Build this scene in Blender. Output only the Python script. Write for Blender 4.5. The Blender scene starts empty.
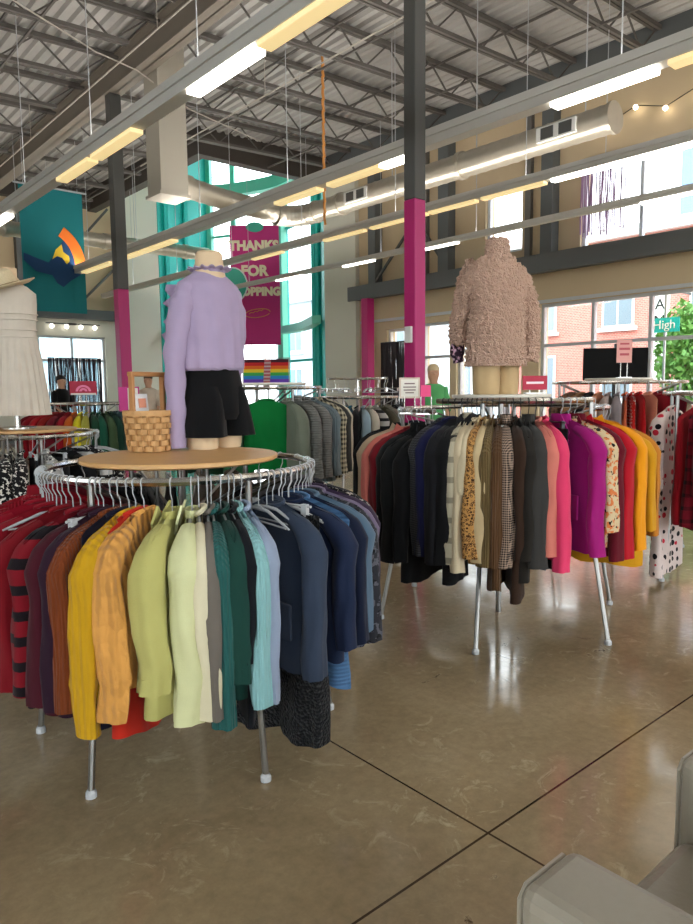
import bpy, math, random
from math import sin, cos, pi, radians as rad
from mathutils import Vector, Matrix, noise
R = random.Random(7)
SC = bpy.context.scene
COL = SC.collection

# ------------------------------------------------------------------ helpers
def lin(c):
    return tuple(((v/255.)/12.92 if v/255. <= .04045 else ((v/255.+.055)/1.055)**2.4) for v in c)

class MB:
    def __init__(s): s.v = []; s.f = []
    def add(s, vs, fs):
        n = len(s.v); s.v += [tuple(v) for v in vs]; s.f += [tuple(i+n for i in f) for f in fs]; return s
    def box(s, c, d, rz=0):
        a, b, h = d[0]/2, d[1]/2, d[2]/2; vs = []
        for z in (-h, h):
            for x, y in ((-a,-b),(a,-b),(a,b),(-a,b)):
                vs.append((c[0]+x*cos(rz)-y*sin(rz), c[1]+x*sin(rz)+y*cos(rz), c[2]+z))
        return s.add(vs, [(3,2,1,0),(4,5,6,7),(0,1,5,4),(1,2,6,5),(2,3,7,6),(3,0,4,7)])
    def span(s, a, b):
        return s.box([(a[i]+b[i])/2 for i in range(3)], [abs(b[i]-a[i]) for i in range(3)])
    def bar(s, p, q, w, h, up=(0,0,1)):
        p, q = Vector(p), Vector(q); d = (q-p).normalized(); u = Vector(up)
        if abs(d.dot(u)) > .98: u = Vector((1,0,0))
        a = d.cross(u).normalized(); b = a.cross(d).normalized(); vs = []
        for o in (p, q):
            for x, y in ((-1,-1),(1,-1),(1,1),(-1,1)): vs.append(o+a*(x*w/2)+b*(y*h/2))
        return s.add(vs, [(3,2,1,0),(4,5,6,7),(0,1,5,4),(1,2,6,5),(2,3,7,6),(3,0,4,7)])
    def tube(s, pts, r, n=8, closed=False, cap=True):
        pts = [Vector(p) for p in pts]; m = len(pts); rings = []
        rr = r if isinstance(r, (list, tuple)) else [r]*m
        prev = None
        for i, p in enumerate(pts):
            if closed: d = pts[(i+1) % m]-pts[i-1]
            else: d = pts[min(i+1, m-1)]-pts[max(i-1, 0)]
            d.normalize()
            if prev is None:
                u = Vector((0,0,1)) if abs(d.z) < .9 else Vector((1,0,0))
                a = d.cross(u).normalized()
            else:
                a = (prev-d*prev.dot(d)); a = a.normalized() if a.length > 1e-6 else prev
            prev = a; b = d.cross(a)
            rings.append([p+(a*cos(2*pi*k/n)+b*sin(2*pi*k/n))*rr[i] for k in range(n)])
        return s.loft(rings, caps=cap and not closed, wrap=closed)
    def loft(s, rings, caps=True, wrap=False, close=True):
        n = len(rings[0]); m = len(rings); vs = [v for r in rings for v in r]; fs = []
        for i in range(m if wrap else m-1):
            j = (i+1) % m
            for k in range(n if close else n-1):
                l = (k+1) % n
                fs.append((i*n+k, i*n+l, j*n+l, j*n+k))
        if caps: fs.append(tuple(reversed(range(n)))); fs.append(tuple((m-1)*n+k for k in range(n)))
        return s.add(vs, fs)
    def lathe(s, prof, c=(0,0,0), n=24, caps=True):
        return s.loft([[(c[0]+r*cos(2*pi*k/n), c[1]+r*sin(2*pi*k/n), c[2]+z) for k in range(n)] for r, z in prof], caps=caps)
    def prism(s, poly, o, u, w, depth):
        o, u, w = Vector(o), Vector(u), Vector(w); nn = u.cross(w).normalized()*depth; n = len(poly)
        A = [o+u*x+w*y for x, y in poly]; B = [p+nn for p in A]
        return s.add(A+B, [tuple(reversed(range(n))), tuple(range(n, 2*n))]+[(k, (k+1) % n, n+(k+1) % n, n+k) for k in range(n)])
    def ball(s, c, r, n=10, m=7):
        rx, ry, rz = r if isinstance(r, (list, tuple)) else (r, r, r)
        return s.loft([[(c[0]+rx*sin(pi*(i+.02)/(m+.04))*cos(2*pi*k/n), c[1]+ry*sin(pi*(i+.02)/(m+.04))*sin(2*pi*k/n), c[2]-rz*cos(pi*(i+.02)/(m+.04))) for k in range(n)] for i in range(m+1)])
    def build(s, name, mat, parent=None, smooth=False, loc=None, rz=0, bevel=0, sharp=40):
        me = bpy.data.meshes.new(name); me.from_pydata(s.v, [], s.f); me.update()
        if mat: me.materials.append(mat)
        o = bpy.data.objects.new(name, me); COL.objects.link(o)
        if parent: o.parent = parent
        if loc is not None: o.location = loc
        o.rotation_euler = (0, 0, rz)
        if smooth:
            me.polygons.foreach_set('use_smooth', [True]*len(me.polygons))
            try: me.set_sharp_from_angle(angle=rad(sharp))
            except Exception: pass
        if bevel:
            b = o.modifiers.new('bevel', 'BEVEL'); b.width = bevel; b.segments = 3; b.limit_method = 'ANGLE'
        return o

def tag(o, label, cat, group=None):
    o['label'] = label; o['category'] = cat
    if group: o['group'] = group
    return o
def thing(name, label, cat, loc=(0,0,0), rz=0, group=None):
    o = bpy.data.objects.new(name, None); COL.objects.link(o); o.location = loc; o.rotation_euler = (0,0,rz); o.empty_display_size = .1
    return tag(o, label, cat, group)
def struct(o): o['kind'] = 'structure'; return o

def text(body, size, parent, mat, M4, name='lettering', ext=.004, bold=0.0, align='CENTER'):
    cu = bpy.data.curves.new(name, 'FONT'); cu.body = body; cu.size = size; cu.extrude = ext; cu.align_x = align; cu.align_y = 'CENTER'; cu.offset = bold; cu.resolution_u = 3
    t = bpy.data.objects.new(name+'_tmp', cu); COL.objects.link(t)
    dg = bpy.context.evaluated_depsgraph_get()
    me = bpy.data.meshes.new_from_object(t.evaluated_get(dg)); bpy.data.objects.remove(t)
    me.name = name; me.transform(M4); me.materials.clear(); me.materials.append(mat)
    o = bpy.data.objects.new(name, me); COL.objects.link(o); o.parent = parent; return o

def frame_matrix(o, u, w):
    u = Vector(u).normalized(); w = Vector(w).normalized(); n = u.cross(w)
    return Matrix(((u.x, w.x, n.x, o[0]), (u.y, w.y, n.y, o[1]), (u.z, w.z, n.z, o[2]), (0,0,0,1)))

# ------------------------------------------------------------------ materials
_M = {}
def mat(name, rgb, rough=.6, metal=0, spec=.5, emit=None, es=0, linear=False, bump=None, vary=0, vscale=6, sheen=0, coat=0):
    if name in _M: return _M[name]
    m = bpy.data.materials.new(name); m.use_nodes = True; nt = m.node_tree; b = nt.nodes['Principled BSDF']
    c = rgb if linear else lin(rgb)
    b.inputs['Base Color'].default_value = (*c, 1); b.inputs['Roughness'].default_value = rough; b.inputs['Metallic'].default_value = metal
    b.inputs['Specular IOR Level'].default_value = spec
    if sheen: b.inputs['Sheen Weight'].default_value = sheen
    if coat: b.inputs['Coat Weight'].default_value = coat
    if emit: b.inputs['Emission Color'].default_value = (*lin(emit), 1); b.inputs['Emission Strength'].default_value = es
    if vary or bump:
        tc = nt.nodes.new('ShaderNodeTexCoord'); nz = nt.nodes.new('ShaderNodeTexNoise'); nz.inputs['Scale'].default_value = vscale; nz.inputs['Detail'].default_value = 5
        nt.links.new(tc.outputs['Object'], nz.inputs['Vector'])
        if vary:
            mx = nt.nodes.new('ShaderNodeMix'); mx.data_type = 'RGBA'
            mx.inputs['A'].default_value = (*[v*(1-vary) for v in c], 1); mx.inputs['B'].default_value = (*[min(1, v*(1+vary)) for v in c], 1)
            nt.links.new(nz.outputs['Fac'], mx.inputs['Factor']); nt.links.new(mx.outputs['Result'], b.inputs['Base Color'])
        if bump:
            bp = nt.nodes.new('ShaderNodeBump'); bp.inputs['Strength'].default_value = bump; bp.inputs['Distance'].default_value = .01
            nt.links.new(nz.outputs['Fac'], bp.inputs['Height']); nt.links.new(bp.outputs['Normal'], b.inputs['Normal'])
    _M[name] = m; return m

def fab(rgb, pat='plain', rgb2=(20,20,20), sc=1.0, rgb3=None):
    key = f'fabric_{pat}_{rgb}_{rgb2}_{sc}'
    if key in _M: return _M[key]
    m = bpy.data.materials.new('fabric_'+pat); m.use_nodes = True; nt = m.node_tree; N = nt.nodes; L = nt.links; b = N['Principled BSDF']
    b.inputs['Roughness'].default_value = .9; b.inputs['Specular IOR Level'].default_value = .15; b.inputs['Sheen Weight'].default_value = .08
    c1 = tuple(v*.84 for v in lin(rgb)); c2 = tuple(v*.84 for v in lin(rgb2))
    tc = N.new('ShaderNodeTexCoord'); P = tc.outputs['Object']
    def math_(op, a, bb=None):
        n = N.new('ShaderNodeMath'); n.operation = op
        for i, x in enumerate((a, bb)):
            if x is None: continue
            if isinstance(x, (int, float)): n.inputs[i].default_value = x
            else: L.new(x, n.inputs[i])
        return n.outputs[0]
    sep = N.new('ShaderNodeSeparateXYZ'); L.new(P, sep.inputs[0]); X, Y, Z = sep.outputs
    XY = math_('ADD', X, Y)
    def mix(f, a, bb):
        n = N.new('ShaderNodeMix'); n.data_type = 'RGBA'
        if isinstance(f, (int, float)): n.inputs['Factor'].default_value = f
        else: L.new(f, n.inputs['Factor'])
        for k, x in (('A', a), ('B', bb)):
            if isinstance(x, tuple): n.inputs[k].default_value = (*x, 1)
            else: L.new(x, n.inputs[k])
        return n.outputs['Result']
    def bump(h, st, dist):
        n = N.new('ShaderNodeBump'); n.inputs['Strength'].default_value = st; n.inputs['Distance'].default_value = dist; L.new(h, n.inputs['Height']); L.new(n.outputs[0], b.inputs['Normal'])
    def wav(v, f): return math_('SINE', math_('MULTIPLY', v, f))
    nz = N.new('ShaderNodeTexNoise'); nz.inputs['Scale'].default_value = 9; nz.inputs['Detail'].default_value = 4; L.new(P, nz.inputs['Vector'])
    base = mix(nz.outputs['Fac'], tuple(v*.88 for v in c1), tuple(min(1, v*1.12) for v in c1))
    col = base; fine = N.new('ShaderNodeTexNoise'); fine.inputs['Scale'].default_value = 260; L.new(P, fine.inputs['Vector'])
    if pat == 'plain': bump(fine.outputs['Fac'], .25, .003)
    elif pat == 'rib': bump(math_('ADD', wav(Y, 520*sc), wav(X, 520*sc)), .55, .004)
    elif pat == 'hrib': bump(wav(Z, 420*sc), .5, .004)
    elif pat == 'cable':
        vo = N.new('ShaderNodeTexVoronoi'); vo.inputs['Scale'].default_value = 42*sc
        mp = N.new('ShaderNodeMapping'); mp.inputs['Scale'].default_value = (1, 1, .6); L.new(P, mp.inputs[0]); L.new(mp.outputs[0], vo.inputs['Vector'])
        h = math_('SUBTRACT', math_('MULTIPLY', math_('ADD', wav(Y, 190), wav(X, 190)), .4), vo.outputs['Distance']); bump(h, .9, .012)
    elif pat == 'stripe':
        col = mix(math_('GREATER_THAN', wav(Z, 75*sc), .35), base, c2); bump(fine.outputs['Fac'], .25, .003)
    elif pat == 'vstripe': col = mix(math_('GREATER_THAN', wav(XY, 160*sc), .2), base, c2)
    elif pat == 'check':
        a = math_('GREATER_THAN', wav(XY, 200*sc), 0); c = math_('GREATER_THAN', wav(Z, 200*sc), 0)
        col = mix(math_('MULTIPLY', math_('ADD', a, c), .5), base, c2)
    elif pat == 'plaid':
        a = math_('GREATER_THAN', wav(XY, 60*sc), .6); c = math_('GREATER_THAN', wav(Z, 60*sc), .6)
        col = mix(math_('MULTIPLY', math_('ADD', a, c), .5), base, c2)
    elif pat in ('dots', 'leopard', 'floral'):
        vo = N.new('ShaderNodeTexVoronoi'); vo.inputs['Scale'].default_value = {'dots': 17, 'leopard': 45, 'floral': 22}[pat]*sc
        if pat == 'dots': vo.inputs['Randomness'].default_value = .45
        L.new(P, vo.inputs['Vector'])
        if pat == 'dots':
            sp = N.new('ShaderNodeSeparateColor'); L.new(vo.outputs['Color'], sp.inputs[0])
            c3 = lin(rgb3) if rgb3 else c2
            col = mix(math_('LESS_THAN', vo.outputs['Distance'], .36), base, mix(math_('GREATER_THAN', sp.outputs[0], .6), c2, c3))
        elif pat == 'leopard':
            a = math_('MULTIPLY', math_('GREATER_THAN', vo.outputs['Distance'], .28), math_('LESS_THAN', vo.outputs['Distance'], .5)); col = mix(a, base, c2)
        else:
            c3 = lin(rgb3) if rgb3 else tuple(min(1, v*1.6) for v in c2)
            n2 = N.new('ShaderNodeTexNoise'); n2.inputs['Scale'].default_value = 34*sc; n2.inputs['Detail'].default_value = 3; L.new(P, n2.inputs['Vector'])
            col = mix(math_('GREATER_THAN', n2.outputs['Fac'], .54), base, mix(math_('GREATER_THAN', vo.outputs['Distance'], .4), c2, c3))
    elif pat == 'puffer': bump(wav(Z, 90), .8, .02)
    elif pat == 'fur':
        fv = N.new('ShaderNodeTexVoronoi'); fv.inputs['Scale'].default_value = 95*sc; L.new(P, fv.inputs['Vector']); bump(math_('SUBTRACT', 1., fv.outputs['Distance']), 1., .02)
    L.new(col, b.inputs['Base Color']) if not isinstance(col, tuple) else None
    _M[key] = m; return m

CHROME = mat('chrome', (205,203,198), .22, 1)
CHROME2 = mat('chrome_pole', (150,148,145), .3, 1)
PLASTIC = mat('clear_plastic', (176,178,180), .18, 0, .6)
BLACKP = mat('black_plastic', (14,14,15), .35)
STEEL = mat('dark_grey_painted_steel', (78,78,76), .55)
DKSTEEL = mat('charcoal_steel', (92,96,97), .55)
GIRDER = mat('grey_primer_steel', (124,116,106), .6, vary=.08, vscale=3)
JOIST = mat('joist_steel', (92,88,84), .6)
DECK = mat('galvanised_deck', (178,176,173), .45, .35, vary=.12, vscale=2.5)
DUCT = mat('galvanised_duct', (186,180,166), .36, .7, vary=.1, vscale=9)
DUCTBOX = mat('painted_duct', (176,170,156), .6, .1)
TAN = mat('tan_wall_paint', (198,178,146), .85, vary=.03, vscale=1.5)
WHITEW = mat('white_wall_paint', (206,204,190), .85, vary=.02, vscale=1.5)
TEAL = mat('teal_paint', (24,180,172), .5)
TEALL = mat('pale_lit_teal', (110,205,180), .5)  # tower teal made paler: interior light on the mullion put into the colour
MAGENTA = mat('magenta_paint', (176,22,104), .45)
WHITE = mat('white_paint', (225,225,222), .5)
ALU = mat('aluminium_frame', (190,194,198), .4, .3)
SKIN_M = mat('mannequin_skin', (214,186,150), .55)
WOOD = mat('pale_wood', (206,160,104), .45, vary=.1, vscale=14)
BASKET = mat('basket_splint', (196,150,96), .6, vary=.2, vscale=30)
LEATHER = mat('grey_leather', (150,142,128), .36, 0, .5, bump=.12, vscale=60, vary=.05)
LAMP_W = mat('fluorescent_cool', (255,255,255), .5, emit=(255,248,236), es=4)
LAMP_Y = mat('fluorescent_warm', (255,240,200), .5, emit=(255,224,156), es=.36)
LAMP_UP = mat('fluorescent_uplight', (255,255,255), .5, emit=(255,248,240), es=11)
HOUSE = mat('strip_light_housing', (206,204,198), .45)

def glass_mat():
    m = bpy.data.materials.new('window_glass'); m.use_nodes = True; nt = m.node_tree; nt.nodes.clear()
    o = nt.nodes.new('ShaderNodeOutputMaterial'); mx = nt.nodes.new('ShaderNodeMixShader'); t = nt.nodes.new('ShaderNodeBsdfTransparent'); g = nt.nodes.new('ShaderNodeBsdfGlossy'); lw = nt.nodes.new('ShaderNodeLayerWeight'); pw = nt.nodes.new('ShaderNodeMath'); fr = nt.nodes.new('ShaderNodeMath')
    t.inputs['Color'].default_value = (.94,.97,.97,1); g.inputs['Roughness'].default_value = .02; pw.operation = 'POWER'; pw.inputs[1].default_value = 4; lw.inputs['Blend'].default_value = .5; fr.operation = 'MULTIPLY_ADD'; fr.inputs[1].default_value = .7; fr.inputs[2].default_value = .035; nt.links.new(lw.outputs['Facing'], pw.inputs[0]); nt.links.new(pw.outputs[0], fr.inputs[0])
    nt.links.new(fr.outputs[0], mx.inputs[0]); nt.links.new(t.outputs[0], mx.inputs[1]); nt.links.new(g.outputs[0], mx.inputs[2]); nt.links.new(mx.outputs[0], o.inputs[0]); return m
GLASS = glass_mat()

def concrete():
    m = bpy.data.materials.new('polished_concrete'); m.use_nodes = True; nt = m.node_tree; N = nt.nodes; L = nt.links; b = N['Principled BSDF']
    tc = N.new('ShaderNodeTexCoord'); P = tc.outputs['Object']
    def noise_(s, d=6, dist=0, r=.6):
        n = N.new('ShaderNodeTexNoise'); n.inputs['Scale'].default_value = s; n.inputs['Detail'].default_value = d; n.inputs['Distortion'].default_value = dist; n.inputs['Roughness'].default_value = r; L.new(P, n.inputs['Vector']); return n.outputs['Fac']
    def ramp(f, stops):
        r = N.new('ShaderNodeValToRGB'); e = r.color_ramp.elements
        while len(e) < len(stops): e.new(.5)
        for x, (p, c) in zip(e, stops): x.position = p; x.color = (*c, 1)
        L.new(f, r.inputs[0]); return r.outputs[0]
    def mixc(f, a, bb, mode='MIX'):
        n = N.new('ShaderNodeMix'); n.data_type = 'RGBA'; n.blend_type = mode
        if isinstance(f, float): n.inputs['Factor'].default_value = f
        else: L.new(f, n.inputs['Factor'])
        for k, x in (('A', a), ('B', bb)):
            if isinstance(x, tuple): n.inputs[k].default_value = (*x, 1)
            else: L.new(x, n.inputs[k])
        return n.outputs['Result']
    base = ramp(noise_(.9, 8, .6), [(.3, lin((138,119,91))), (.5, lin((158,139,109))), (.72, lin((176,157,127)))])
    fine = ramp(noise_(24, 8, 0, .7), [(.35, (.72,.72,.72)), (.65, (1.1,1.1,1.1))])
    base = mixc(.55, base, fine, 'MULTIPLY')
    g = (0.,0.,0.); w = (1.,1.,1.)
    st = ramp(noise_(7, 9, 1.4, .7), [(.56, g), (.68, w)])
    st2 = mixc(1., st, ramp(noise_(1.1, 3), [(.4, g), (.56, w)]), 'MULTIPLY')
    stf = N.new('ShaderNodeMath'); stf.operation = 'MULTIPLY'; stf.inputs[1].default_value = .45; L.new(st2, stf.inputs[0]); base = mixc(stf.outputs[0], base, lin((218,204,172)))
    dk = mixc(1., ramp(noise_(7, 8, 1.2, .7), [(.62, g), (.68, w)]), ramp(noise_(.7, 3, .2), [(.52, g), (.6, w)]), 'MULTIPLY')
    base = mixc(dk, base, lin((70,52,34)))
    sep = N.new('ShaderNodeSeparateXYZ'); L.new(P, sep.inputs[0])
    def line(axis, off, per):
        def M(op, a, v):
            n = N.new('ShaderNodeMath'); n.operation = op; L.new(a, n.inputs[0])
            if v is not None: n.inputs[1].default_value = v
            return n.outputs[0]
        a = M('ADD', sep.outputs[axis], -off+per*20+per/2); a = M('MODULO', a, per); a = M('SUBTRACT', a, per/2); a = M('ABSOLUTE', a, None); return M('LESS_THAN', a, .0042)
    base = mixc(line(0, 1.709, 5.2), base, lin((62,48,34))); base = mixc(line(1, 1.305, 5.2), base, lin((62,48,34)))
    L.new(base, b.inputs['Base Color'])
    rr = ramp(noise_(3, 6, .5), [(.3, (.07,)*3), (.7, (.2,)*3)]); L.new(rr, b.inputs['Roughness']); b.inputs['Specular IOR Level'].default_value = .55
    bp = N.new('ShaderNodeBump'); bp.inputs['Strength'].default_value = .04; bp.inputs['Distance'].default_value = .01; L.new(noise_(6, 4), bp.inputs['Height']); L.new(bp.outputs[0], b.inputs['Normal'])
    return m

def brick_mat():
    m = bpy.data.materials.new('red_brick'); m.use_nodes = True; nt = m.node_tree; b = nt.nodes['Principled BSDF']; b.inputs['Roughness'].default_value = .9
    tc = nt.nodes.new('ShaderNodeTexCoord'); mp = nt.nodes.new('ShaderNodeMapping'); mp.inputs['Rotation'].default_value = (0, rad(90), 0)
    mp.inputs['Rotation'].default_value = (rad(90), 0, rad(90))
    sp = nt.nodes.new('ShaderNodeSeparateXYZ'); cb = nt.nodes.new('ShaderNodeCombineXYZ'); nt.links.new(tc.outputs['Object'], sp.inputs[0]); nt.links.new(sp.outputs[1], cb.inputs[0]); nt.links.new(sp.outputs[2], cb.inputs[1])
    br = nt.nodes.new('ShaderNodeTexBrick'); br.inputs['Scale'].default_value = 4; br.inputs['Color1'].default_value = (*lin((206,122,108)),1); br.inputs['Color2'].default_value = (*lin((192,104,92)),1); br.inputs['Mortar'].default_value = (*lin((214,180,168)),1)
    nt.links.new(cb.outputs[0], br.inputs['Vector']); nt.links.new(br.outputs[0], b.inputs['Base Color']); return m

# ------------------------------------------------------------------ the setting
XW, YW, XB, YB = 11.7, 20.3, -7.0, -6.0     # right wall, far wall, and the sides behind the camera
def deckz(x): return 6.95+.03*(x-5.2)
NX, NY = 8.15, 14.2                          # corner where the roof stops and the glazed tower begins

fl = MB(); fl.add([(XB,YB,0),(16,YB,0),(16,24,0),(XB,24,0),(XB,YB,-.2),(16,YB,-.2),(16,24,-.2),(XB,24,-.2)], [(0,1,2,3),(7,6,5,4),(0,4,5,1),(1,5,6,2),(2,6,7,3),(3,7,4,0)])
struct(fl.build('floor', concrete()))

# corrugated roof deck: ribs run along Y, real folded sheet
def deck(x0, x1, y0, y1):
    prof = []; x = x0; p = .2
    while x < x1-.01:
        for dx, dz in ((0,0),(.06,0),(.09,.06),(.17,.06)): prof.append((min(x+dx, x1), deckz(x)+dz))
        x += p
    m = MB()
    m.loft([[(a, y, z) for a, z in prof] for y in (y0, y1)], caps=False, close=False)
    m.loft([[(a, y, z+.12) for a, z in ((x0, deckz(x0)), (x1, deckz(x1)))] for y in (y0, y1)], caps=False, close=False)
    return m
d1 = deck(XB, XW, YB, NY); d2 = deck(XB, NX, NY, YW); d1.add(d2.v, d2.f)
struct(d1.build('ceiling', DECK))

# bar joists
def joist(y, x0, x1):
    m = MB(); n = max(2, int(round((x1-x0)/1.15)))
    zt = lambda x: deckz(x)-.06
    for s in (-.035, .035):
        m.bar((x0,y+s,zt(x0)), (x1,y+s,zt(x1)), .05, .07)
        m.bar((x0+.5,y+s,zt(x0)-.46), (x1-.5,y+s,zt(x1)-.46), .045, .055)
    k = 2*n; px = x0+.15
    for i in range(k):
        a = px+(x1-x0-.3)*i/k; b = px+(x1-x0-.3)*(i+1)/k
        za, zb = zt(a)-(.46 if i % 2 else 0), zt(b)-(0 if i % 2 else .46)
        m.bar((a,y,za), (b,y,zb), .022, .022)
    return struct(m.build('roof_beam', JOIST))
yj = 4.15
for k in range(-4, 12):
    y = 4.15+1.5*k
    if y < YW-.3:
        joist(y, 5.25, XW-.05 if y < NY else NX-.05); joist(y, -2.0, 5.15)
# bridging rods running along Y under the joists
m = MB()
for x in (1.6, 3.3, 7.3, 9.6):
    m.bar((x,-3,deckz(x)-.1), (x,NY if x > NX else YW,deckz(x)-.1), .03, .03); m.bar((x+.12,-3,deckz(x)-.53), (x+.12,NY if x > NX else YW,deckz(x)-.53), .03, .03)
struct(m.build('ceiling_beam', JOIST))
# main girders (wide flange)
def wf(p, q, h, w, name, mt):
    m = MB(); p, q = Vector(p), Vector(q)
    m.bar(p+Vector((0,0,h/2)), q+Vector((0,0,h/2)), .02, h)
    m.bar(p+Vector((0,0,.015)), q+Vector((0,0,.015)), w, .03); m.bar(p+Vector((0,0,h-.015)), q+Vector((0,0,h-.015)), w, .03)
    return struct(m.build(name, mt))
wf((5.2,YB,6.42), (5.2,YW,6.42), .5, .26, 'ceiling_beam', GIRDER)
wf((-2.05,YB,6.2), (-2.05,YW,6.2), .5, .26, 'ceiling_beam', GIRDER)
m = MB(); m.span((XW-.16,YB,6.78), (XW-.02,NY,7.2)); struct(m.build('ceiling_beam', DKSTEEL))
m = MB(); m.span((NX,NY-.25,6.5), (XW,NY,7.1)); m.span((NX-.25,NY-.25,6.5), (NX,YW,7.1)); struct(m.build('ceiling_beam', mat('dark_girder', (66,60,55), .6)))
m = MB(); m.span((XB,YW-.25,6.55), (NX,YW-.02,7.0)); struct(m.build('ceiling_beam', mat('dark_girder', (66,60,55), .6)))

# walls with openings
def wall(axis, at, th, a0, a1, z0, z1, holes, name, mt):
    A = sorted({a0, a1, *[h[0] for h in holes], *[h[1] for h in holes]}); Z = sorted({z0, z1, *[h[2] for h in holes], *[h[3] for h in holes]})
    m = MB()
    for i in range(len(A)-1):
        for j in range(len(Z)-1):
            ca, cz = (A[i]+A[i+1])/2, (Z[j]+Z[j+1])/2
            if any(h[0] < ca < h[1] and h[2] < cz < h[3] for h in holes): continue
            if axis == 'x': m.span((at, A[i], Z[j]), (at+th, A[i+1], Z[j+1]))
            else: m.span((A[i], at, Z[j]), (A[i+1], at+th, Z[j+1]))
    return struct(m.build(name, mt))
lowr = [(-3.4,0.6,.35,2.98), (1.2,7.86,.35,2.98), (8.25,9.92,.35,2.9), (10.1,10.95,.1,2.85), (11.45,12.05,.9,2.8)]
uppr = [(-3.2,-.8,3.85,5.4), (0.2,2.6,3.85,5.4), (3.6,7.04,3.85,5.4), (8.28,9.17,4.05,5.4)]
wall('x', XW, .3, YB, NY, 0, 7.3, lowr+uppr, 'wall_right', TAN)
wfar = [(6.35,8.25,.3,2.98), (2.4,4.6,.3,2.98), (-1.5,.8,.3,2.98)]
wall('y', YW, .3, XB, 8.75, 0, 3.5, wfar, 'wall_far', WHITEW); wall('y', YW, .3, XB, 8.75, 3.5, 7.1, [], 'wall_far', TAN)
wall('y', YW-.05, .35, 8.75, 10.0, 0, 9.6, [], 'wall_far', WHITEW)
wleft = [(-4,2,.3,3), (-4,2,3.85,5.4), (3.5,9.5,3.85,5.4)]  # unseen side openings, enlarged to let in more light
wall('x', XB-.3, .3, YB, YW, 0, 7.1, wleft, 'wall_left', TAN)
wall('y', YB-.3, .3, XB, XW, 0, 7.3, [(-5,-.5,.3,3), (0.5,9,.3,3), (-5,-.5,3.85,5.4), (.5,9,3.85,5.4)], 'wall_back', TAN)  # unseen back wall, openings widened to bring more light onto the floor
wall('x', XW-.12, .42, NY-1.2, NY, 0, 7.2, [], 'wall_right', WHITEW)
# unseen parapet walls, added so sky light doesn't leak in at the notch
m = MB(); m.span((NX-.1,NY,6.9), (NX,YW+.2,9.7)); m.span((NX,NY-.1,7.0), (XW+.3,NY,9.7)); struct(m.build('wall_tower', WHITEW))

nw = [0]
def window(axis, at, a0, a1, z0, z1, vs=(), hs=(), w=.06, mt=ALU, dp=.09):
    nw[0] += 1; m = MB(); mid = at+.12
    def B(p0, p1, q0, q1):
        if axis == 'x': m.span((mid-dp/2, p0, q0), (mid+dp/2, p1, q1))
        else: m.span((p0, mid-dp/2, q0), (p1, mid+dp/2, q1))
    B(a0, a0+w, z0, z1); B(a1-w, a1, z0, z1); B(a0+w, a1-w, z0, z0+w); B(a0+w, a1-w, z1-w, z1)
    for v in vs: B(v-w/2, v+w/2, z0+w, z1-w)
    xs = [a0+w, *[t for v in vs for t in (v-w/2, v+w/2)], a1-w]
    for h in hs:
        for i in range(0, len(xs), 2): B(xs[i], xs[i+1], h-w/2, h+w/2)
    o = struct(m.build(f'window_{nw[0]}', mt))
    g = MB()
    if axis == 'x': g.span((mid-.006, a0+.01, z0+.01), (mid+.006, a1-.01, z1-.01))
    else: g.span((a0+.01, mid-.006, z0+.01), (a1-.01, mid+.006, z1-.01))
    g.build('glass_pane', GLASS, o); return o
window('x', XW, -3.4, .6, .35, 2.98, (-2.4,-1.4,-.4), (2.2,))
window('x', XW, 1.2, 7.86, .35, 2.98, (2.55,3.6,4.67,5.73,6.79), (2.2,))
window('x', XW, 8.25, 9.92, .35, 2.9, (9.1,), (2.2,))
window('x', XW, 10.1, 10.95, .1, 2.85, (), (2.1,))
window('x', XW, 11.45, 12.05, .9, 2.8, (), (), mt=WHITE)
for h in uppr: window('x', XW, *h, vs=((5.95,4.75) if h[0] == 3.6 else ()), mt=mat('white_frame', (214,222,232), .4))
for h in wleft: window('x', XB-.3, *h, vs=((h[0]+h[1])/2, h[0]+1.5, h[1]-1.5))
for h in wfar: window('y', YW, *h, vs=((h[0]+h[1])/2,), hs=(2.3,), mt=ALU)
for a0, a1, vv in ((-5,-.5,(-3.5,-2)), (.5,9,(2.2,3.9,5.6,7.3))):
    window('y', YB-.3, a0, a1, .3, 3, vv, (2.2,)); window('y', YB-.3, a0, a1, 3.85, 5.4, vv)

# ledges, pilasters, trim on the walls
def trim(name, m, mt): return struct(m.build(name, mt))
m = MB(); m.span((XW-.32,YB,3.55), (XW-.003,13.05,3.8)); m.span((XW-.345,YB,3.52), (XW-.28,13.05,3.85)); trim('trim_1', m, DKSTEEL)
m = MB(); m.span((XB,YW-.3,3.45), (8.75,YW-.003,3.72)); trim('trim_2', m, DKSTEEL)
n = 3
for y, w in ((12.3,.24),(10.1,.28),(7.6,.24),(3.3,.28),(-1.6,.28)):
    m = MB(); m.span((XW-.24,y-w/2,3.81), (XW-.003,y+w/2,6.78)); trim(f'trim_{n}', m, DKSTEEL); n += 1
for y in (13.4, 10.75, 8.1):
    m = MB(); m.span((XW-.1,y-.06,3.81), (XW-.003,y+.06,6.78)); trim(f'trim_{n}', m, mat('grey_girt', (104,102,98), .6)); n += 1
for x in (6.0, 8.7, 2.8, .2):
    m = MB(); m.span((x-.13,YW-.24,3.73), (x+.13,YW-.003,6.55)); trim(f'trim_{n}', m, DKSTEEL); n += 1
m = MB(); m.span((XW-.03,YB,2.99), (XW-.003,NY-1.25,3.05)); trim(f'trim_{n}', m, ALU); n += 1
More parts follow.
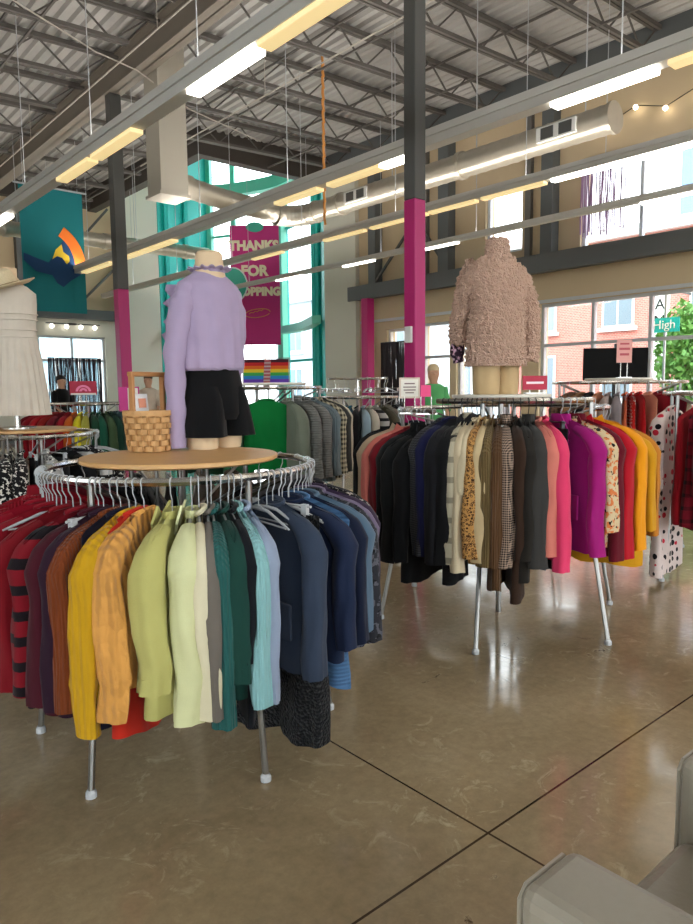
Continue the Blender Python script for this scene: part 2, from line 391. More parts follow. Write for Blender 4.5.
# diagonal braces
m = MB()
for a, b in (((XW-.2,12.2,3.9),(XW-.2,10.9,5.1)), ((XW-.2,10.0,3.9),(XW-.2,10.9,5.1))): m.bar(a, b, .05, .05)
m.bar((7.4,YW-.2,3.8), (8.6,YW-.2,5.0), .06, .06); m.bar((7.2,YW-.2,5.2), (8.4,YW-.2,6.6), .06, .06)
trim(f'trim_{n}', m, STEEL); n += 1
m = MB(); m.span((XB,YW-.02,0), (6.3,YW-.003,.12)); struct(m.build('baseboard_far', DKSTEEL))

# columns
def column(x, y, s, ztop, zm, name='column'):
    m = MB()
    for z0, z1, mt, nm in ((0, zm, MAGENTA, 'column'), (zm, ztop, STEEL, 'column')):
        q = MB(); q.span((x-s/2,y-s/2,z0), (x+s/2,y+s/2,z1)); struct(q.build(nm, mt, bevel=.012))
column(5.2, 4.95, .155, 6.42, 3.26); column(5.2, 12.0, .2, 6.42, 3.18)
column(XW-.42, 12.25, .22, 3.5, 3.5); column(5.2, -3.0, .16, 6.42, 3.26)
column(-2.05, 4.95, .16, 6.2, 3.26); column(-2.05, 12.0, .16, 6.2, 3.26)

# the glazed teal tower in the corner
TV = [(10.0,20.3), (12.1,20.95), (13.35,18.35), (13.05,16.3), (11.7,14.2)]
def off(p, q, d):  # inward normal offset
    v = Vector((q[0]-p[0], q[1]-p[1])); nrm = Vector((v.y, -v.x)).normalized(); return nrm*d
m = MB()
for i, (p, q) in enumerate(zip(TV[:-1], TV[1:])):
    if i in (0, 3): m.bar((*p,4.8), (*q,4.8), .12, 9.6)
    else: m.bar((*p,.25), (*q,.25), .14, .5); m.bar((*p,9.45), (*q,9.45), .14, .3)
struct(m.build('wall_tower', TEAL))
for i in (1, 2):
    p, q = Vector(TV[i]), Vector(TV[i+1]); f = MB()
    for t, w in (((0.05,.18),(.36,.1),(.97,.1)) if i == 1 else ((.05,.1),(.93,.2))): c = p.lerp(q, t); f.bar((*c,.5), (*c,9.3), w, .16, up=(*(q-p),0))
    for z in (2.3, 6.4): f.bar((*p,z), (*q,z), .1, .07)
    nw[0] += 1; o = struct(f.build(f'window_{nw[0]}', TEALL if i == 1 else TEAL)); g = MB(); g.bar((*p,4.9), (*q,4.9), .012, 8.8); g.build('glass_pane', GLASS, o)
m = MB(); c = Vector(TV[2])+Vector((-.14,-.04)); m.bar((*c,0), (*c,9.4), .28, .22); struct(m.build('column', TEALL))
m = MB()
for k, (p, q) in enumerate(zip(TV[:-1], TV[1:])):
    for fr in (.12, .5): c = Vector(p).lerp(Vector(q), fr); c += off(p, q, .12); m.bar((*c,0), (*c,9.4), .12, .12) if k in (0, 3) else None
struct(m.build('column', TEAL))
cx_, cy_ = 10.9, 17.6
def ringbeam(z, h, ins, nm, mt, n=14):
    pts = []
    for i in range(len(TV)-1):
        for k in range(6): pts.append(Vector(TV[i]).lerp(Vector(TV[i+1]), k/6))
    pts.append(Vector(TV[-1]))
    for _ in range(6): pts = [pts[0]]+[(pts[i-1]+pts[i]*2+pts[i+1])/4 for i in range(1, len(pts)-1)]+[pts[-1]]
    c = Vector((cx_, cy_)); pts = [p+(c-p).normalized()*ins for p in pts]
    mm = MB(); mm.loft([[(*(p+(c-p).normalized()*a), zz) for a, zz in ((0,z),(.3,z),(.3,z+h),(0,z+h))] for p in pts])
    return struct(mm.build(nm, mt))
ringbeam(7.55, .36, .12, 'trim_30', TEALL)
ringbeam(3.12, .22, .25, 'trim_31', TEALL)
m = MB(); m.prism([(10.0,20.3),(12.1,20.95),(13.35,18.35),(13.05,16.3),(11.7,14.2),(NX,NY),(NX,20.3)], (0,0,9.6), (1,0,0), (0,1,0), .12); struct(m.build('ceiling', TEAL))

# ------------------------------------------------------------------ things in the roof: lights, ducts, conduits
def strip(x, lit, label, k=1.0):
    t = thing('strip_light', label, 'ceiling light', (x,0,4.0), 0, 'long suspended strip lights')
    h = MB(); h.span((-.075*k,-5,0.015), (.075*k,19.6,.12*k)); h.span((-.095*k,-5,.105*k), (.095*k,19.6,.125*k)); h.span((-.095*k,-5,.125*k), (-.085*k,19.6,.18*k)); h.span((.085*k,-5,.125*k), (.095*k,19.6,.18*k)); h.build('housing', HOUSE, t)
    q = MB(); q.span((-.06*k,-4.8,.126*k), (.06*k,19.4,.14*k)); q.build('uplight_tube', LAMP_UP, t)
    for y0, y1, w in lit:
        q = MB(); q.span((-.068*k,y0,-.03*k), (.068*k,y1,.014)); q.build('diffuser', LAMP_W if w else LAMP_Y, t, bevel=.008)
    y = -4
    while y < 19.5:
        q = MB(); q.tube([(0,y,.12*k), (0,y,deckz(x)-4.0)], .006, 5); q.build('suspension_wire', ALU, t); y += 2.4
strip(3.2, [(-4,-1.6,1),(-1.5,.9,1),(1.0,3.4,1),(3.45,4.61,0),(4.68,5.7,1),(6.84,7.9,0),(8.0,9.0,0),(11.2,12.7,1),(14,15.2,0)], 'nearest long grey strip light, crossing in front of the duct drop')
strip(5.9, [(-4,-1.6,1),(-1.5,.9,1),(1.0,2.77,0),(2.89,3.85,1),(5.6,6.12,1),(6.13,7.1,0),(7.3,8.25,0),(11.3,12.6,0),(12.65,13.7,0),(14,15.5,0)], 'strip light running just behind the near magenta column, second long run from the lens')
strip(7.97, [(-4,-1.5,1),(-1.4,1.1,1),(1.2,3.2,1),(3.25,5.2,1),(5.3,6.3,0),(6.4,7.27,0),(7.33,8.55,0),(8.7,9.75,0),(11,12,0)], 'strip light almost fully lit below the round duct, third long run', .75)
strip(9.95, [(-3,-1,1),(0,2,1),(2.2,5.03,1),(8.4,9.25,1),(10.6,11.55,1),(13,14,1)], 'mostly unlit strip light nearest the window wall, fourth long run', .62)

CABLE = mat('pale_conduit', (178,172,162), .5)
# spiral duct: box drop, run along X, elbow, run along Y to the capped end
t = thing('ventilation_duct', 'round silver spiral duct bending from a square drop towards the upper windows', 'duct', (5.6,10.9,4.6))
def spiral(pts, r, n=20):
    mm = MB(); rings = []; P = [Vector(p) for p in pts]; dense = []
    for i in range(len(P)-1):
        L = (P[i+1]-P[i]).length; k = max(2, int(L/.06))
        for j in range(k): dense.append(P[i].lerp(P[i+1], j/k))
    dense.append(P[-1]); rr = [r+(.006 if i % 3 == 0 else 0) for i in range(len(dense))]
    mm.tube(dense, rr, n); return mm
el = [(2.6-.45+.45*sin(a), -.45+.45*cos(a), 0) for a in [rad(d) for d in range(0, 91, 10)]]
q = MB(); q.span((-.24,-.24,-.02), (.24,.24,2.3)); q.span((-.27,-.27,-.05), (.27,.27,.0)); q.build('duct_drop', DUCTBOX, t)
spiral([(.24,0,.2), (.5,0,.18), (1.0,0,.12), (2.15,0,.05)], .17).build('duct_run', DUCT, t, smooth=True)
spiral([(a, b, .02) for a, b, _ in el], .185).build('elbow', DUCT, t, smooth=True)
spiral([(2.6,-.45,.02), (2.6,-6.35,.02)], .17).build('duct_run', DUCT, t, smooth=True)
q = MB(); q.tube([(2.6,-6.35,.02), (2.6,-6.4,.02)], .19, 20); q.build('end_cap', DUCT, t, smooth=True)
for y in (-.6, -1.3, -4.0):
    q = MB(); q.tube([(2.6,y,.02), (2.6,y-.08,.02)], .195, 20); q.build('collar', DUCT, t, smooth=True)
q = MB(); q.tube([(.24,0,.2), (.4,0,.19)], .2, 20); q.build('collar', DUCT, t, smooth=True)
for y in (-1.9, -5.7):
    q = MB(); q.span((2.6-.19,y-.28,-.07), (2.6-.15,y+.28,.11)); o = q.build('register', WHITE, t)
    for dy in (-.14, .12): q = MB(); q.span((2.6-.2,y+dy-.09,-.05), (2.6-.188,y+dy+.09,.09)); q.build('grille', STEEL, o)
for y in (-.9, -2.6, -4.3, -6.0):
    q = MB(); q.tube([(2.6,y,.19), (2.6,y,2.3)], .008, 5); q.build('hanger_rod', ALU, t)
t = thing('ventilation_duct', 'round silver duct running behind the teal bird banner along the far wall', 'duct', (4.0,16.6,4.95))
spiral([(-5,0,0), (5.6,0,0)], .16).build('duct_run', DUCT, t, smooth=True)
for x in (.6, 2.8, 4.9): q = MB(); q.tube([(x,0,0), (x+.1,0,0)], .185, 20); q.build('collar', DUCT, t, smooth=True)
for x in (.9, 3.6): q = MB(); q.tube([(x,0,.15), (x,0,2.0)], .008, 5); q.build('hanger_rod', ALU, t)
for x, z, y0, y1, lab in ((1.05,5.6,2,19,'pale conduit running under the joists at the far side of the big girder'), (4.3,5.9,3,19,'pale conduit just beside the big girder'), (6.6,6.0,1,14,'pale conduit between the girder and the second strip light')):
    q = MB(); q.tube([(x,y0,z), (x,y1,z)], .011, 6)
    for k in range(4): yy = y0+.5+k*(y1-y0-1)/3; q.tube([(x,yy,z), (x,yy,6.85)], .006, 5)
    tag(q.build('conduit', CABLE), lab, 'pipe')
q = MB(); q.tube([(2.2,9.6,6.45),(4.2,10.2,6.2),(5.0,10.6,6.3),(6.2,11.2,6.2),(8.2,12,6.3)], .01, 6); tag(q.build('conduit', CABLE), 'white cable sagging crosswise under the girder by the duct drop', 'cable')
q = MB()
pts = [(5.0,11.0,5.9)]
for k in range(30): q.tube([(7.6,9.3,6.85-k*.09), (7.6+.02*(k % 2),9.3,6.85-k*.09-.1)], .022, 6)
tag(q.build('hanging_rope', mat('orange_rope', (205,140,70), .8)), 'orange rope hanging straight down from the roof above the duct elbow', 'rope')

# ------------------------------------------------------------------ racks
RACKS = {}
def rack(key, c, r, z, label, arcs=None, top=None, foot=None, group='chrome round clothes racks'):
    t = thing('clothes_rack', label, 'clothes rack', (c[0],c[1],0), 0, group)
    foot = foot or r+.07
    arcs = arcs or [(0,360,z)]
    for a0, a1, zz in arcs:
        n_ = max(12, int((a1-a0)/6)); q = MB()
        pts = [(r*cos(rad(a0+(a1-a0)*k/n_)), r*sin(rad(a0+(a1-a0)*k/n_)), zz) for k in range(n_+(0 if a1-a0 == 360 else 1))]
        q.tube(pts, .0145, 8, closed=(a1-a0 == 360)); q.build('rail', CHROME, t, smooth=True)
    zc = max(a[2] for a in arcs)
    q = MB(); q.tube([(0,0,.0 if key == 'mid' else .25), (0,0,zc+.02)], .017, 8); q.build('centre_post', CHROME2, t, smooth=True)
    q = MB(); q.lathe([(.03,zc-.28),(.05,zc-.27),(.05,zc-.2),(.03,zc-.19)], n=12); q.build('hub', CHROME2, t, smooth=True)
    for k in range(6):
        a = rad(28+60*k); zz = z
        for a0, a1, z_ in arcs:
            if a0 <= 28+60*k <= a1 or a0 <= 388+60*k <= a1: zz = z_
        q = MB(); ri = r; q.tube([(ri*cos(a),ri*sin(a),zz-.012), (ri*cos(a)*.99,ri*sin(a)*.99,.75), (foot*cos(a),foot*sin(a),.02)], .0125, 8); lg = q.build('leg', CHROME2, t, smooth=True)
        q = MB(); q.lathe([(.012,0),(.02,.002),(.02,.02),(.014,.03)], (foot*cos(a),foot*sin(a),0), 10); q.build('foot', PLASTIC, lg)
        q = MB(); q.tube([(.03*cos(a),.03*sin(a),zc-.23), (ri*cos(a),ri*sin(a),zz-.014)], .007, 6); q.build('spoke', CHROME2, t)
    if top:
        tr, tz, mt = top
        q = MB(); q.lathe([(tr-.01,tz-.022),(tr,tz-.016),(tr,tz-.004),(tr-.004,tz)], n=64); q.build('display_top', mt, t, smooth=True)
        for k in range(3): q = MB(); q.tube([(.12*cos(k*2.094),.12*sin(k*2.094),tz-.02), (.12*cos(k*2.094),.12*sin(k*2.094),zc-.24)], .008, 6); q.build('top_bracket', CHROME2, t)
    RACKS[key] = (c, r, arcs, z); return t
NEAR, MID = (1.37,2.64), (3.55,2.65)
rack('near', NEAR, .54, 1.11, 'chrome round rack in front, with wooden disc, basket and lavender blouse mannequin on top', top=(.4,1.155,WOOD))
rack('mid', MID, .62, 1.34, foot=.76, label= 'chrome round rack carrying dark coats and the magenta blazer below the fuzzy pink coat', arcs=[(183,268,1.345),(270,422,1.295),(63,181,1.285)], top=(.3,1.375,mat('white_laminate', (220,214,200), .4)))
LEFT, FARL, BACK, RIGHT, RIGHT2, FOUR = (1.561,5.516), (3.2,8.5), (3.37,5.07), (6.2,3.3), (5.5,1.95), (5.36,6.0)
rack('left', LEFT, .54, 1.11, 'chrome round rack holding the black and white prints under the white dress mannequin', top=(.4,1.15,WOOD))
rack('farleft', FARL, .54, 1.27, 'chrome round rack at the far end with rainbow ordered tops and a pink sign')
rack('back', BACK, .54, 1.43, 'chrome round rack displaying the green top, behind the lavender mannequin', top=(.42,1.475,mat('white_laminate', (220,214,200), .4)))
rack('right', RIGHT, .58, 1.45, 'chrome round rack by the window with the pale pink sign standing on it', top=(.3,1.49,mat('white_laminate', (220,214,200), .4)))
rack('right2', RIGHT2, .54, 1.36, 'chrome round rack cut by the photo edge, holding the polka dot dress and red plaids')
rt = rack('four', FOUR, .45, 1.32, 'chrome rack with an upper ring of empty clip hangers, near the far magenta column')
q = MB(); q.tube([(.33*cos(k*pi/12), .33*sin(k*pi/12), 1.53) for k in range(24)], .011, 6, closed=True)
for k in range(6): q.tube([(0,0,1.53), (.33*cos(k*pi/3), .33*sin(k*pi/3), 1.53)], .007, 5)
q.tube([(0,0,1.3), (0,0,1.54)], .014, 6); q.build('upper_ring', CHROME, rt, smooth=True)

# ------------------------------------------------------------------ garments and hangers
def smooth(t): t = max(0., min(1., t)); return t*t*(3-2*t)

def hanger_mesh(hw, n=6, clip=False):
    m = MB(); r = .0021
    hook = [(.0,0,-.105)]+[(0,0,-.075)]+[(.019*cos(a), 0, -.013-.019+.019*sin(a)+.013+.0145+.0) for a in [rad(d) for d in range(-10, 200, 30)]]
    hook = [(0,0,-.11), (0,0,-.06), (.014,0,-.035)]+[(.0175*cos(a), 0, -.0005+.0175*sin(a)) for a in [rad(d) for d in range(-40, 200, 40)]]
    m.tube(hook, r, n)
    if clip:
        m.tube([(-.16,0,-.11), (.16,0,-.11)], .005, n)
        for x in (-.13, .13): m.box((x,0,-.125), (.025,.018,.045))
    else:
        z = lambda x: -.116-.34*max(0, abs(x)-.05)
        m.tube([(x, 0, z(x)) for x in (-hw,-hw*.75,-hw*.45,-.06,0,.06,hw*.45,hw*.75,hw)], [.0035,.005,.0055,.006,.008,.006,.0055,.005,.0035], n)
        m.tube([(-hw*.9,0,z(hw*.9)-.006), (hw*.9,0,z(hw*.9)-.006)], .0035, n)
    return m

def garment(key, phi, name, desc, mt, L=.74, hw=.235, T=.06, sl=.58, collar='round', yaw=0, cat='top', flare=.0, buttons=0, cuff=0, hang=True, hem=None, skirt=False, dz=0, pk=0, grp=None, where=None, lo=False, sw=None):
    c, r, arcs, z = RACKS[key]; zr = z
    for a0, a1, z_ in arcs:
        if a0 <= phi <= a1 or a0 <= phi+360 <= a1: zr = z_
    a = rad(phi)
    loc = (c[0]+r*cos(a), c[1]+r*sin(a), zr+dz); rz = a+rad(yaw)+rad(R.uniform(-3,3))
    where = where or WHERE[key]
    g = thing(name, f'{desc} {where}', cat, loc, rz, grp or GRP[key])
    ph = [R.uniform(0, 6.28) for _ in range(6)]; n = 24 if lo else 44; rows = 10 if lo else 22
    seed = Vector((R.uniform(0,99), R.uniform(0,99), 0))
    def wr(x, z, s=1.): return noise.noise(Vector((x*7*s, z*4.2*s, 0))+seed)
    thk = lambda x: (.45+.6*(x/hw+1)/2) if abs(yaw) < 60 else .8
    sh = lambda x: -.095-.34*max(0, abs(x)-.05)-.4*max(0, abs(x)-hw*.85)
    def body_pt(t, th):
        w = (hw if not skirt else hw*.8)*(1-.07*sin(pi*min(1, t*1.1)))+flare*t
        co, si = cos(th), sin(th)
        x = w*(abs(co)**.8)*(1 if co >= 0 else -1)
        dep = (.012+.62*T*(.62*smooth(t*2.2+.03)+.45*t))*thk(max(-hw, min(hw, x)))
        y = dep*(abs(si)**.75)*(1 if si >= 0 else -1)
        z0 = sh(x) if not skirt else -.14
        zb = -L+.012*sin(x*21+ph[3])+(.02*sin(x*9+ph[4]))
        zz = z0*(1-t)+zb*t
        sgn = 1 if si >= 0 else -1
        y += min(1.1, .35+T*10)*(.12+.88*t)*(.010*sin(x*34+ph[0]+2.5*t+2*wr(x, zz, .5))+.006*sgn*sin(x*66+ph[1]-t)+.02*t*sin(x*13+ph[2]+t))+.012*min(1, T/.055)*smooth(t*3)*wr(x+sgn, zz)
        return (x, y, zz)
    rings = [[body_pt(t, 2*pi*k/n) for k in range(n)] for t in [0,.03,.08]+[.14+.86*i/(rows-3) for i in range(rows-2)]]
    m = MB(); m.loft(rings, caps=False)
    inner = [[(x*.97, y*.8, zz+.004) for x, y, zz in rings[-1]], [(x*.95, y*.7, zz+.12) for x, y, zz in rings[-1]]]
    m.loft([rings[-1]]+inner, caps=False)
    m.build('body', mt, g, smooth=True, sharp=60)
    if sl > 0:
        for s in (1, -1):
            q = MB(); k = 16 if lo else 26; ns = 12 if lo else 18
            sway = R.uniform(-.014,.014); out = R.uniform(.0,.016); bend = R.uniform(-.02,.02)
            ax = [hw*.45, hw*.72, hw*.92, hw+.012, hw+out, hw+out+.004]
            az = [sh(hw*.45)-.03, sh(hw*.72)-.034, sh(hw*.92)-.05, sh(hw)-.085, sh(hw)-.16, sh(hw)-.28]
            zend = sh(hw)-sl
            ax += [hw+out+.004, hw+out+.012]; az += [(az[-1]+zend)/2, zend]
            ya = [0,0,0,0,sway*.15,sway*.35,sway*.7+bend,sway]
            rin = [.024,.034,.042,.043,.04,.038,.036,.033]       # across the arm, in the garment plane
            ryy = [.024,.032,.039,.043,.043,.044,.043,.04]       # across the arm, out of the plane
            f = thk(s*hw)*1.1*(T/.06)**.45; rg = []
            for i in range(k+1):
                u = i/k*7; j = min(6, int(u)); w = smooth(u-j)*.5+(u-j)*.5
                P = lambda A: A[j]*(1-w)+A[j+1]*w
                x, y, zz = P(ax), P(ya), P(az); tx, tz = ax[j+1]-ax[j], az[j+1]-az[j]
                if 0 < j < 6: tx = ax[j+2]*w-ax[j]*w+(ax[j+1]-ax[j-1])*(1-w); tz = (az[j+2]-az[j])*w+(az[j+1]-az[j-1])*(1-w)
                l = math.hypot(tx, tz); nx_, nz_ = -tz/l, tx/l
                rx, ry = P(rin), P(ryy)*f
                if cuff and i > k-4: rx *= .84; ry *= .84
                low = smooth((i/k-.3)*2)
                ring = []
                for jj in range(ns):
                    th = 2*pi*jj/ns
                    ri = 1+low*(.14*sin(3*th+ph[1]+u*.6)+.08*sin(5*th+ph[2]-u))+.22*smooth(i/k*3)*wr(th*.12+s*3, zz, 1.6)
                    e = rx*cos(th)*ri
                    ring.append((s*(x+nx_*e), y+ry*sin(th)*ri, zz+nz_*e))
                rg.append(ring)
            lst = rg[-1]; cxm = sum(p[0] for p in lst)/ns; cym = sum(p[1] for p in lst)/ns
            rg.append([(cxm+(p[0]-cxm)*.82, cym+(p[1]-cym)*.82, p[2]+.05) for p in lst])
            q.loft(rg, caps=True); q.build('sleeve', mt, g, smooth=True, sharp=70)
    if collar and not skirt:
        q = MB()
        if collar == 'round':
            q.tube([(.062*cos(a_), .02*sin(a_), -.1+.012*sin(a_)) for a_ in [2*pi*k/16 for k in range(16)]], .009, 6, closed=True)
        elif collar == 'turtle':
            q.loft([[(rx*cos(2*pi*k/16), (.026)*sin(2*pi*k/16), zz) for k in range(16)] for rx, zz in ((.07,-.12),(.062,-.09),(.058,-.06),(.052,-.065),(.052,-.1))], caps=False)
        elif collar == 'shirt':
            for s in (1, -1):
                q.prism([(0,-.02),(s*.062,.022),(s*.085,-.035),(s*.035,-.085)][::s], (0,-.03,-.095), (1,0,0), (0,.25,1), .008)
            q.loft([[(rx*cos(2*pi*k/16), .024*sin(2*pi*k/16), zz) for k in range(16)] for rx, zz in ((.068,-.118),(.062,-.092))], caps=False)
        elif collar == 'lapel':
            for s in (1, -1):
                q.prism([(s*.055,.03),(s*.105,-.06),(s*.085,-.085),(s*.1,-.1),(s*.012,-.3),(s*.002,-.3),(s*.02,-.06)][::s], (0,-T*.62-.014,-.105), (1,0,0), (0,-.06,1), .008)
            q.loft([[(rx*cos(2*pi*k/16), .032*sin(2*pi*k/16), zz) for k in range(16)] for rx, zz in ((.072,-.125),(.062,-.07))], caps=False)
        elif collar == 'hood':
            q.ball((0,.055,-.16), (.1,.05,.1), 12, 8)
        q.build('collar', mt, g, smooth=True)
    if buttons:
        for k in range(buttons):
            b_ = MB(); zz = -.26-(L-.36)*k/max(1, buttons-1)
            b_.ball((.0,-T*.75-.022,zz), (.009,.006,.009), 8, 5); b_.build('button', mat('button', (60,50,44), .4), g)
    if pk:
        for s in (1, -1):
            q = MB(); q.box((s*hw*.5,-T*.8-.02,-L*.72), (.13,.012,.13)); q.build('pocket', mt, g, bevel=.005)
    if hang:
        lab = f'{"black" if hang == "black" else "clear"} hanger carrying the {desc} '+where
        if len(lab.split()) > 16: lab = lab.replace(' '+where, '')
        h = hanger_mesh(hw*.9, 5 if lo else 6, clip=skirt)
        o = h.build('clothes_hanger', BLACKP if hang == 'black' else PLASTIC, None, smooth=True, loc=loc, rz=rz)
        tag(o, lab, 'hanger', 'hangers '+where)
    return g
WHERE = {'near': 'on the near rack', 'mid': 'on the rack under the pink coat', 'left': 'on the rack under the white dress', 'farleft': 'on the far rainbow rack', 'back': 'on the rack with the green top', 'right': 'on the window rack', 'right2': 'on the polka dot rack', 'four': 'on the two-tier rack'}
GRP = {k: 'clothes '+v for k, v in WHERE.items()}

G = garment
# --- near rack, clockwise from the reds at the side
G('near',152,'sweater','bright red fine knit sweater with rolled collar',fab((126,12,26)),.68,sl=.5,cat='sweater',collar='turtle')
G('near',163,'sweater','deep red ribbed sweater, third from the stripes',fab((138,14,30),'rib'),.68,sl=.5,cat='sweater')
G('near',174,'sweater','scarlet soft sweater with wide shoulders',fab((140,12,32)),.68,sl=.5,cat='sweater')
G('near',185,'cardigan','crimson cardigan beside the red striped sweater',fab((128,12,28)),.68,sl=.5,cat='cardigan')
G('near',195,'sweater','plain red sweater hanging in front of the crimson one',fab((118,12,24)),.68,sl=.5,cat='sweater')
G('near',203,'sweater','red sweater with black horizontal stripes',fab((122,14,28),'stripe',(20,12,18)),.74,sl=.5,cat='sweater')
G('near',209,'sweater','dark maroon sweater next to the stripes',fab((66,14,28)),.72,sl=.52,cat='sweater',yaw=-4)
G('near',211.3,'trousers','slim grey trouser leg peeking out below the maroon',fab((110,108,112)),.82,hw=.16,sl=0,skirt=True,cat='trousers',T=.03)
G('near',213.5,'sweater','plum black sweater beside the rust one',fab((40,16,34)),.74,sl=.53,cat='sweater',yaw=-8)
G('near',217.5,'sweater','rust brown ribbed sweater',fab((118,56,24),'rib'),.72,sl=.53,cat='sweater',yaw=-11,T=.045)
G('near',220.3,'dress','navy dress showing its hem under the rust sweater',fab((22,18,36)),.8,hw=.19,T=.03,sl=0,cat='dress',yaw=-13)
G('near',223.5,'cardigan','mustard yellow ribbed cardigan with long sleeve',fab((200,152,24),'rib',sc=.55),.7,hw=.24,sl=.6,T=.06,cat='cardigan',cuff=1,yaw=-14)
G('near',226,'dress','bright red dress hem under the mustard cardigan',fab((196,44,28)),.84,hw=.17,T=.03,sl=0,cat='dress',yaw=-14)
G('near',229,'sweater','orange cable knit sweater in front',fab((222,158,80),'cable'),.64,hw=.23,sl=.55,T=.075,cat='sweater',cuff=1,yaw=-14)
G('near',239,'shirt','lime green collared shirt',fab((188,182,110)),.71,hw=.235,sl=.46,collar='shirt',cat='shirt',buttons=5,yaw=-13,T=.07)
G('near',246,'shirt','pale lime collared shirt with long front',fab((216,216,166)),.73,hw=.235,sl=.57,T=.07,collar='shirt',cat='shirt',buttons=5,yaw=-12)
G('near',248.5,'sweater','cream thin sweater behind the pale lime shirt',fab((222,212,180)),.72,sl=.56,T=.03,cat='sweater',yaw=-10)
G('near',251.6,'cardigan','taupe grey cardigan between cream and teal',fab((112,104,96)),.74,sl=.56,T=.025,cat='cardigan',yaw=-9)
G('near',253,'cardigan','dark teal green cardigan with long sleeve',fab((40,92,88),'rib'),.74,sl=.6,T=.035,cat='cardigan',yaw=-8)
G('near',256.5,'sweater','forest green sweater with ribbed cuff',fab((24,62,54)),.7,sl=.46,T=.045,cat='sweater',cuff=1,yaw=-7)
G('near',259.5,'dress','black knit dress behind the aqua cardigan',fab((16,18,24)),.78,sl=.4,T=.025,cat='dress',yaw=-7)
G('near',261.5,'cardigan','light aqua cardigan with narrow sleeve',fab((142,190,192),'rib'),.72,sl=.55,T=.032,cat='cardigan',yaw=-6)
G('near',264.5,'sweater','pale grey blue thin sweater',fab((146,158,180)),.72,sl=.55,T=.025,cat='sweater',yaw=-4)
G('near',283,'skirt','black shaggy fringed skirt',fab((20,20,24),'fur'),.99,hw=.25,T=.1,sl=0,skirt=True,cat='skirt',flare=.03,yaw=-6)
G('near',279.5,'cardigan','slate blue pocket cardigan with buttons',fab((52,62,80)),.7,hw=.235,sl=.52,T=.05,cat='cardigan',buttons=6,pk=1,yaw=-9)
G('near',289,'sweater','navy blue smooth sweater',fab((28,38,64)),.66,hw=.245,sl=.46,T=.055,cat='sweater',yaw=-3)
G('near',293.5,'sweater','denim blue sweater with wavy knit hem',fab((76,112,152),'hrib'),.8,hw=.24,sl=0,T=.05,cat='sweater')
G('near',297,'sweater','dark navy sweater beside the black floral one',fab((20,28,50)),.68,sl=.48,cat='sweater')
G('near',301.5,'blouse','blue grey blouse shoulder behind navy',fab((86,108,128)),.66,sl=.46,T=.04,cat='blouse')
G('near',306,'blouse','black floral lace blouse',fab((44,44,50),'floral',(18,18,22),1.2,(84,84,92)),.7,sl=.52,cat='blouse')
G('near',311,'cardigan','lilac grey cardigan with pale edge',fab((116,104,128)),.66,sl=.46,cat='cardigan')
G('near',318,'blouse','dark purple blouse near the end of the row',fab((54,40,62)),.68,sl=.5,cat='blouse')
G('near',326,'blouse','black blouse with pale specks at the end of the row',fab((22,20,24),'floral',(20,18,20),1.5,(170,160,150)),.72,sl=.56,cat='blouse')
for a, nm, d, c, pt, k in ((337,'jacket','charcoal quilted jacket at the back',(52,52,56),'puffer','jacket'),(350,'cardigan','ash grey cardigan at the back',(92,90,92),'plain','cardigan'),(5,'top','dark olive top at the back',(60,58,44),'plain','top'),(20,'trousers','black trousers at the back',(18,18,20),'plain','trousers'),(36,'jacket','brown jacket at the back',(74,60,46),'plain','jacket'),(52,'top','taupe top at the back',(110,98,86),'plain','top'),(68,'trousers','charcoal trousers at the back',(34,34,38),'plain','trousers'),(84,'top','grey print top at the back',(96,92,90),'floral','top'),(100,'jacket','black jacket at the back',(20,20,22),'plain','jacket'),(114,'top','dusky mauve top at the back',(120,80,84),'plain','top'),(127,'sweater','wine red sweater at the back',(104,16,30),'plain','sweater'),(140,'sweater','cherry red sweater at the back',(164,18,36),'plain','sweater')):
    G('near',a,nm,d,fab(c,pt),.74,sl=.56 if k != 'trousers' else 0,skirt=(k == 'trousers'),cat=k,lo=True)

